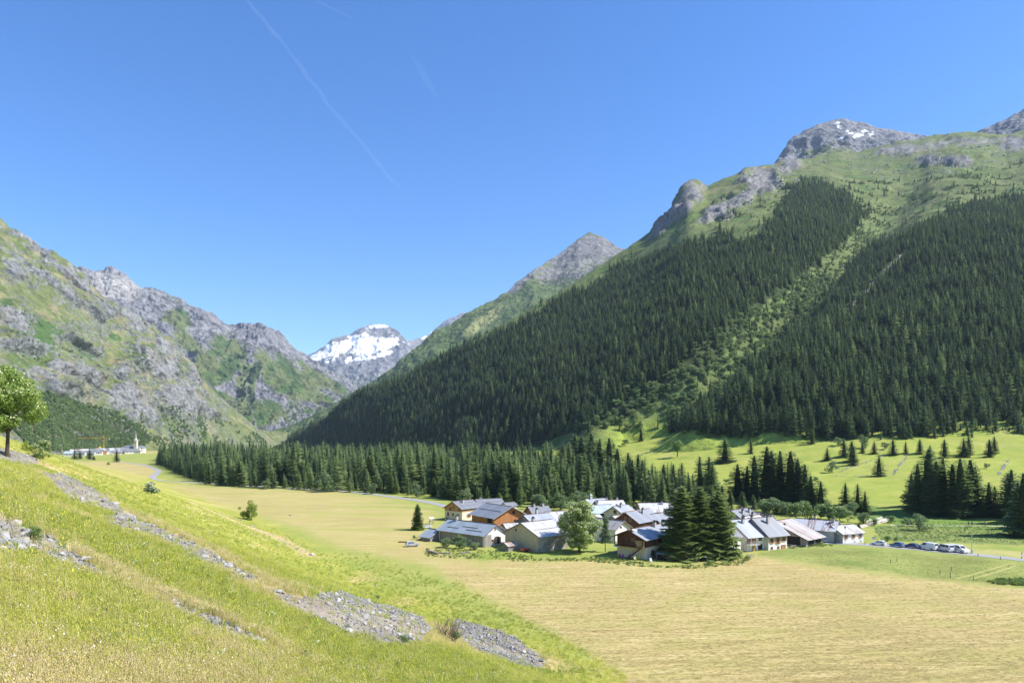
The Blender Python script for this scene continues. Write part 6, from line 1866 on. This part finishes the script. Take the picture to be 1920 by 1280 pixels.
# boulders strewn over the alpine shoulder
p, a_, nn_ = m1.sample(60000, RNG)
px, py = topx(p[:, 0], p[:, 1], p[:, 2])
ok = inpoly(px, py, [(1330, 370), (1440, 310), (1600, 295), (1900, 262), (2000, 300), (1700, 340), (1560, 330), (1400, 400), (1350, 420)]) & (fbm(p / 70 + 4, 4) > 0.08)
p = p[ok][:1800]
scatter('strewn_boulders', p, RNG.uniform(-3, 3, (len(p), 3)), np.exp(RNG.normal(1.2, 0.5, len(p))).clip(1.5, 12), RNG.integers(0, 4, len(p)), ROCKSD, 'grey boulders strewn over the green alpine shoulder', 'boulders')

# ------------------------------------------------------------------ grass
def tuft(seed, n, h, spread, wd, lean, mats, heads=0.0):
    r = random.Random(seed)
    V, Fc, mi = [], [], []
    for k in range(n):
        a, rr = r.random() * 6.28, spread * r.random() ** 0.6
        bx, by = rr * math.cos(a), rr * math.sin(a)
        d = r.random() * 6.28
        hh = h * r.uniform(0.55, 1.2); ln = lean * r.uniform(0.3, 1.3) * hh
        dx, dy = math.cos(d), math.sin(d)
        w = wd * r.uniform(0.7, 1.3)
        o = len(V)
        V += [(bx - dy * w, by + dx * w, -0.05), (bx + dy * w, by - dx * w, -0.05), (bx + dx * ln * .35 + dy * w * .8, by + dy * ln * .35 - dx * w * .8, hh * .6), (bx + dx * ln * .35 - dy * w * .8, by + dy * ln * .35 + dx * w * .8, hh * .6), (bx + dx * ln, by + dy * ln, hh)]
        Fc += [(o, o + 1, o + 2, o + 3), (o + 3, o + 2, o + 4)]
        mi += [0, 0]
        if r.random() < heads:
            o = len(V); c = Vector(V[-1]); s_ = wd * 2.6
            V += [c + Vector((s_, 0, 0)), c + Vector((-s_ * .5, s_ * .8, 0)), c + Vector((-s_ * .5, -s_ * .8, 0)), c + Vector((0, 0, s_ * 2.2))]
            Fc += [(o, o + 1, o + 3), (o + 1, o + 2, o + 3), (o + 2, o, o + 3)]
            mi += [1] * 3
    return np_mesh('grass_tuft', V, Fc, mats, mi)
TUFTS = [tuft(600 + k, 26, 0.42, 0.30, 0.012, 0.55, [M_grassA, M_grassB], 0.2) for k in range(3)] + [tuft(610 + k, 26, 0.46, 0.32, 0.011, 0.5, [M_grassB, M_flower], 0.025) for k in range(3)] + [tuft(620 + k, 24, 0.48, 0.32, 0.010, 0.45, [M_grassC, M_grassC], 0.35) for k in range(3)]
TUFTS += [tuft(630 + k, 7, 0.85, 0.35, 0.008, 0.3, [M_grassC, [M_grassC, M_grassB][k]], 1.0) for k in range(2)] + [tuft(634, 6, 0.5, 0.3, 0.011, 0.4, [M_grassA, flat('white_umbels', (0.75, 0.74, 0.68), 0.8)], 0.8), tuft(635, 12, 0.45, 0.28, 0.03, 0.8, [leafmat('broad_weeds', (0.14, 0.22, 0.04), (0.24, 0.33, 0.06), 0.35), M_flower], 0.1)]
def meadow_grass():
    n = 240000
    u = RNG.random(n)
    d = 1 / (1 / 9 + (1 / 260 - 1 / 9) * u ** 0.62)
    pxs = RNG.uniform(-120, 1300, n)
    x, y = d * (pxs - CX) / F, d
    dl, sg, _ = segdist(x, y, LFOOT); s_ = dl * sg
    z = H(x, y)
    px, py = topx(x, y, z)
    p = np.stack([x, y, z], 1)
    ok = (s_ > -13 + 8 * fbm(p / 9, 3)) & (py < 1330) & (py > 826) & ~inpoly(px, py, [(850, 1084), (1500, 1084), (1500, 1500), (1240, 1500), (1172, 1266), (1100, 1222), (1010, 1174), (910, 1122)]) & ((s_ > 1) | (y < 200))
    ok &= ~(stony(px, py, p) & (RNG.random(n) < 0.93))
    x, y, z, p, px, py, s_ = x[ok], y[ok], z[ok], p[ok], px[ok], py[ok], s_[ok]
    n = len(x)
    n1, n2 = fbm(p / 60, 4), fbm(p / 14 + 7, 4)
    straw = sst(0.15, 0.6, n2 + 0.6 * fbm(p / 8 + 40, 3)) * 0.7 + sst(1200, 1275, py + 30 * n2) * sst(700, 350, px) * 0.62
    for poly, w, hh in BANKS:
        dd, _, _ = segdist(x, y, poly)
        straw = np.maximum(straw, 0.75 * sst(w * 2.6 + 1.2, w * 0.9, dd + 2.0 * n2))
    yel = sst(-0.25, 0.35, n1 + 0.5 * n2)
    r = RNG.random(n)
    kind = np.where(r < straw, 2, np.where(RNG.random(n) < yel, 1, 0))
    kind = np.where((RNG.random(n) < 0.12) & (kind == 2), 1, kind)
    idx = kind * 3 + RNG.integers(0, 3, n)
    e = RNG.random(n)
    idx = np.where(e < 0.07, 9 + RNG.integers(0, 2, n), idx)
    idx = np.where((e > 0.994), 11, idx)
    idx = np.where((e > 0.90) & (e < 0.985) & (kind < 2) & (n2 < 0.1), 12, idx)
    sz = RNG.uniform(0.6, 1.25, n) * np.interp(y, [10, 60, 240], [0.85, 1.0, 1.2])
    rot = np.stack([RNG.normal(0, 0.12, n), RNG.normal(0, 0.12, n), RNG.random(n) * 6.28], 1)
    scatter('meadow_grass', p, rot, sz, idx, TUFTS, 'tall yellow-green meadow grass covering the near slope', 'grass')
meadow_grass()
def stubble():
    n = 90000
    d = 1 / (1 / 85 + (1 / 260 - 1 / 85) * RNG.random(n))
    pxs = RNG.uniform(700, 2050, n)
    x, y = d * (pxs - CX) / F, d
    z = H(x, y)
    px, py = topx(x, y, z)
    p = np.stack([x, y, z], 1)
    dl, sg, _ = segdist(x, y, LFOOT)
    hay = inpoly(px, py, [(830, 1072), (1010, 1052), (1230, 1066), (1405, 1046), (1560, 1068), (1930, 1108), (2100, 1130), (2100, 1400), (1220, 1400), (1150, 1255), (910, 1122)])
    lawn = inpoly(px, py, [(1440, 1040), (1640, 1032), (1930, 1056), (1930, 1100), (1560, 1062)])
    ca, sa = math.cos(R(-16)), math.sin(R(-16))
    q = np.stack([(x * ca - y * sa) * 0.05, (x * sa + y * ca) * 0.8, 0 * x], 1)
    f = fbm(q, 4)
    ok = (hay & (RNG.random(n) < 0.25 + 1.1 * sst(-0.25, 0.35, f))) | (lawn & (RNG.random(n) < 0.8))
    p, lawn = p[ok], lawn[ok]
    n = len(p)
    idx = np.where(lawn, 2, RNG.integers(0, 2, n))
    idx = np.where((RNG.random(n) < 0.10) & ~lawn, 2, idx)
    T = [tuft(640, 14, 0.10, 0.35, 0.02, 1.6, [M_grassC, M_grassC]), tuft(641, 14, 0.09, 0.4, 0.018, 2.0, [leafmat('cut_hay_brown', (0.30, 0.22, 0.09), (0.46, 0.36, 0.17), 0.2), M_grassC]), tuft(642, 14, 0.10, 0.35, 0.02, 0.9, [leafmat('lawn_grass', (0.17, 0.21, 0.05), (0.30, 0.31, 0.09), 0.35), M_grassA])]
    sz = np.stack([RNG.uniform(0.8, 1.8, n), RNG.uniform(0.6, 1.1, n), RNG.uniform(0.6, 1.2, n)], 1)
    rot = np.stack([0 * sz[:, 0], 0 * sz[:, 0], R(16) + RNG.normal(0, 0.35, n)], 1)
    scatter('hay_stubble', p, rot, sz, idx, T, 'short dry stubble and cut hay lying in rows on the field', 'stubble')
stubble()
def verge(name, poly, n, protos, smin, smax, label):
    """rough herbs: along the field edge, round the gardens"""
    p = area_points(poly, n)
    n = len(p)
    s_ = RNG.uniform(smin, smax, n)
    scatter(name, p, zrot(n), np.stack([s_ * 1.3, s_ * 1.3, s_], 1), RNG.integers(0, len(protos), n), protos, label, 'herbs')
HERB = [dec('herb', 270 + k, 160, 8, 0.4, 0.5, 0.4, 0.2, 0.09, [[M_bushyel], [M_alder], [M_decid]][k]) for k in range(3)]
verge('garden_verge', [(960, 1046), (1040, 1048), (1130, 1044), (1210, 1056), (1240, 1062), (1330, 1058), (1395, 1050), (1395, 1058), (1300, 1066), (1200, 1062), (1100, 1052), (960, 1052)], 700, HERB + TUFTS[:2], 0.25, 0.75, 'rough green herbs along the edge of the hay field')
verge('barn_verge', [(790, 1030), (860, 1030), (935, 1034), (1000, 1042), (1000, 1050), (900, 1048), (800, 1044)], 600, HERB + TUFTS[:4], 0.3, 0.8, 'tall grass and weeds before the barns')
verge('lane_verge', [(1490, 1016), (1560, 1018), (1560, 1024), (1440, 1030), (1450, 1022)], 120, HERB, 0.4, 0.9, 'flowery weeds along the lane before the rusty barn')
verge('river_verge', [(1640, 990), (1760, 978), (1930, 985), (1930, 1020), (1760, 1015), (1640, 1012)], 2600, HERB[1:] + TUFTS[:2], 0.2, 0.5, 'rank green herbs between the lane and walking path')
verge('rough_corner', [(1850, 1090), (1880, 1086), (1930, 1086), (1930, 1098), (1870, 1096)], 160, HERB, 0.4, 1.0, 'rough nettles at the field corner on the right')
verge('slope_foot_herbs', [(500, 1120), (620, 1170), (760, 1215), (900, 1235), (1040, 1255), (1100, 1250), (1130, 1262), (1000, 1275), (800, 1245), (600, 1200), (500, 1150)], 700, [HERB[0], HERB[2], TUFTS[0], TUFTS[1]], 0.2, 0.5, 'lush green herbs below the big rubble heap')

# ------------------------------------------------------------------ vapour trails, haze
def trail(name, pxs, d, rad, dens, label):
    pts = [P(a, b, d) for a, b in pxs]
    bm = MB()
    n = 10
    rings = []
    for k, p_ in enumerate(pts):
        a, b = pts[max(0, k - 1)], pts[min(len(pts) - 1, k + 1)]
        dd = (b - a).normalized(); u = dd.orthogonal().normalized(); v = dd.cross(u)
        r_ = rad * (0.15 if k in (0, len(pts) - 1) else random.uniform(0.75, 1.2))
        rings.append([p_ + (u * math.cos(6.283 * j / n) + v * math.sin(6.283 * j / n)) * r_ for j in range(n)])
    for k in range(len(rings) - 1):
        bm.add(rings[k] + rings[k + 1], [(j, (j + 1) % n, n + (j + 1) % n, n + j) for j in range(n)])
    bm.add(rings[0], [tuple(range(n))]); bm.add(rings[-1], [tuple(range(n))])
    m = bpy.data.materials.new('vapour_' + name)
    m.use_nodes = True
    nn, ll = m.node_tree.nodes, m.node_tree.links
    nn.remove(nn['Principled BSDF'])
    v = nn.new('ShaderNodeVolumePrincipled')
    v.inputs['Density'].default_value = dens
    v.inputs['Color'].default_value = (1, 1, 1, 1)
    ll.new(v.outputs[0], nn['Material Output'].inputs['Volume'])
    o = bm.build(name, m)
    bmm = bmesh.new(); bmm.from_mesh(o.data); bmesh.ops.remove_doubles(bmm, verts=bmm.verts, dist=0.5); bmm.normal_update()
    bmesh.ops.recalc_face_normals(bmm, faces=bmm.faces); bmm.to_mesh(o.data); bmm.free()
    return tag(o, label, 'contrail')
random.seed(21)
def along(a, b, n, wob):
    return [(a[0] + (b[0] - a[0]) * k / n + random.uniform(-wob, wob), a[1] + (b[1] - a[1]) * k / n + random.uniform(-wob, wob)) for k in range(n + 1)]
trail('vapour_trail', along((455, -10), (500, 45), 4, 1.5) + along((515, 62), (600, 175), 8, 2.5)[0:] + along((612, 190), (755, 362), 12, 2), 24000, 75, 0.00026, 'long faint vapour trail slanting down the middle of the sky')
trail('vapour_trail', along((575, -8), (675, 42), 5, 1), 24000, 45, 0.00026, 'short faint vapour trail near the top edge of the sky')
trail('vapour_trail', along((770, 100), (825, 190), 6, 3), 24000, 110, 0.0001, 'soft wisp of vapour right of the long trail')

hz = MB().box((0, 5000, 1030), (22000, 15000, 2200))
m = bpy.data.materials.new('valley_air')
m.use_nodes = True
nn, ll = m.node_tree.nodes, m.node_tree.links
nn.remove(nn['Principled BSDF'])
v = nn.new('ShaderNodeVolumePrincipled')
v.inputs['Density'].default_value = 0.000036
v.inputs['Color'].default_value = (0.62, 0.78, 1.0, 1)
v.inputs['Anisotropy'].default_value = 0.1
ll.new(v.outputs[0], nn['Material Output'].inputs['Volume'])
tag(hz.build('haze', m), 'thin blue haze filling the valley', 'haze', kind='stuff')
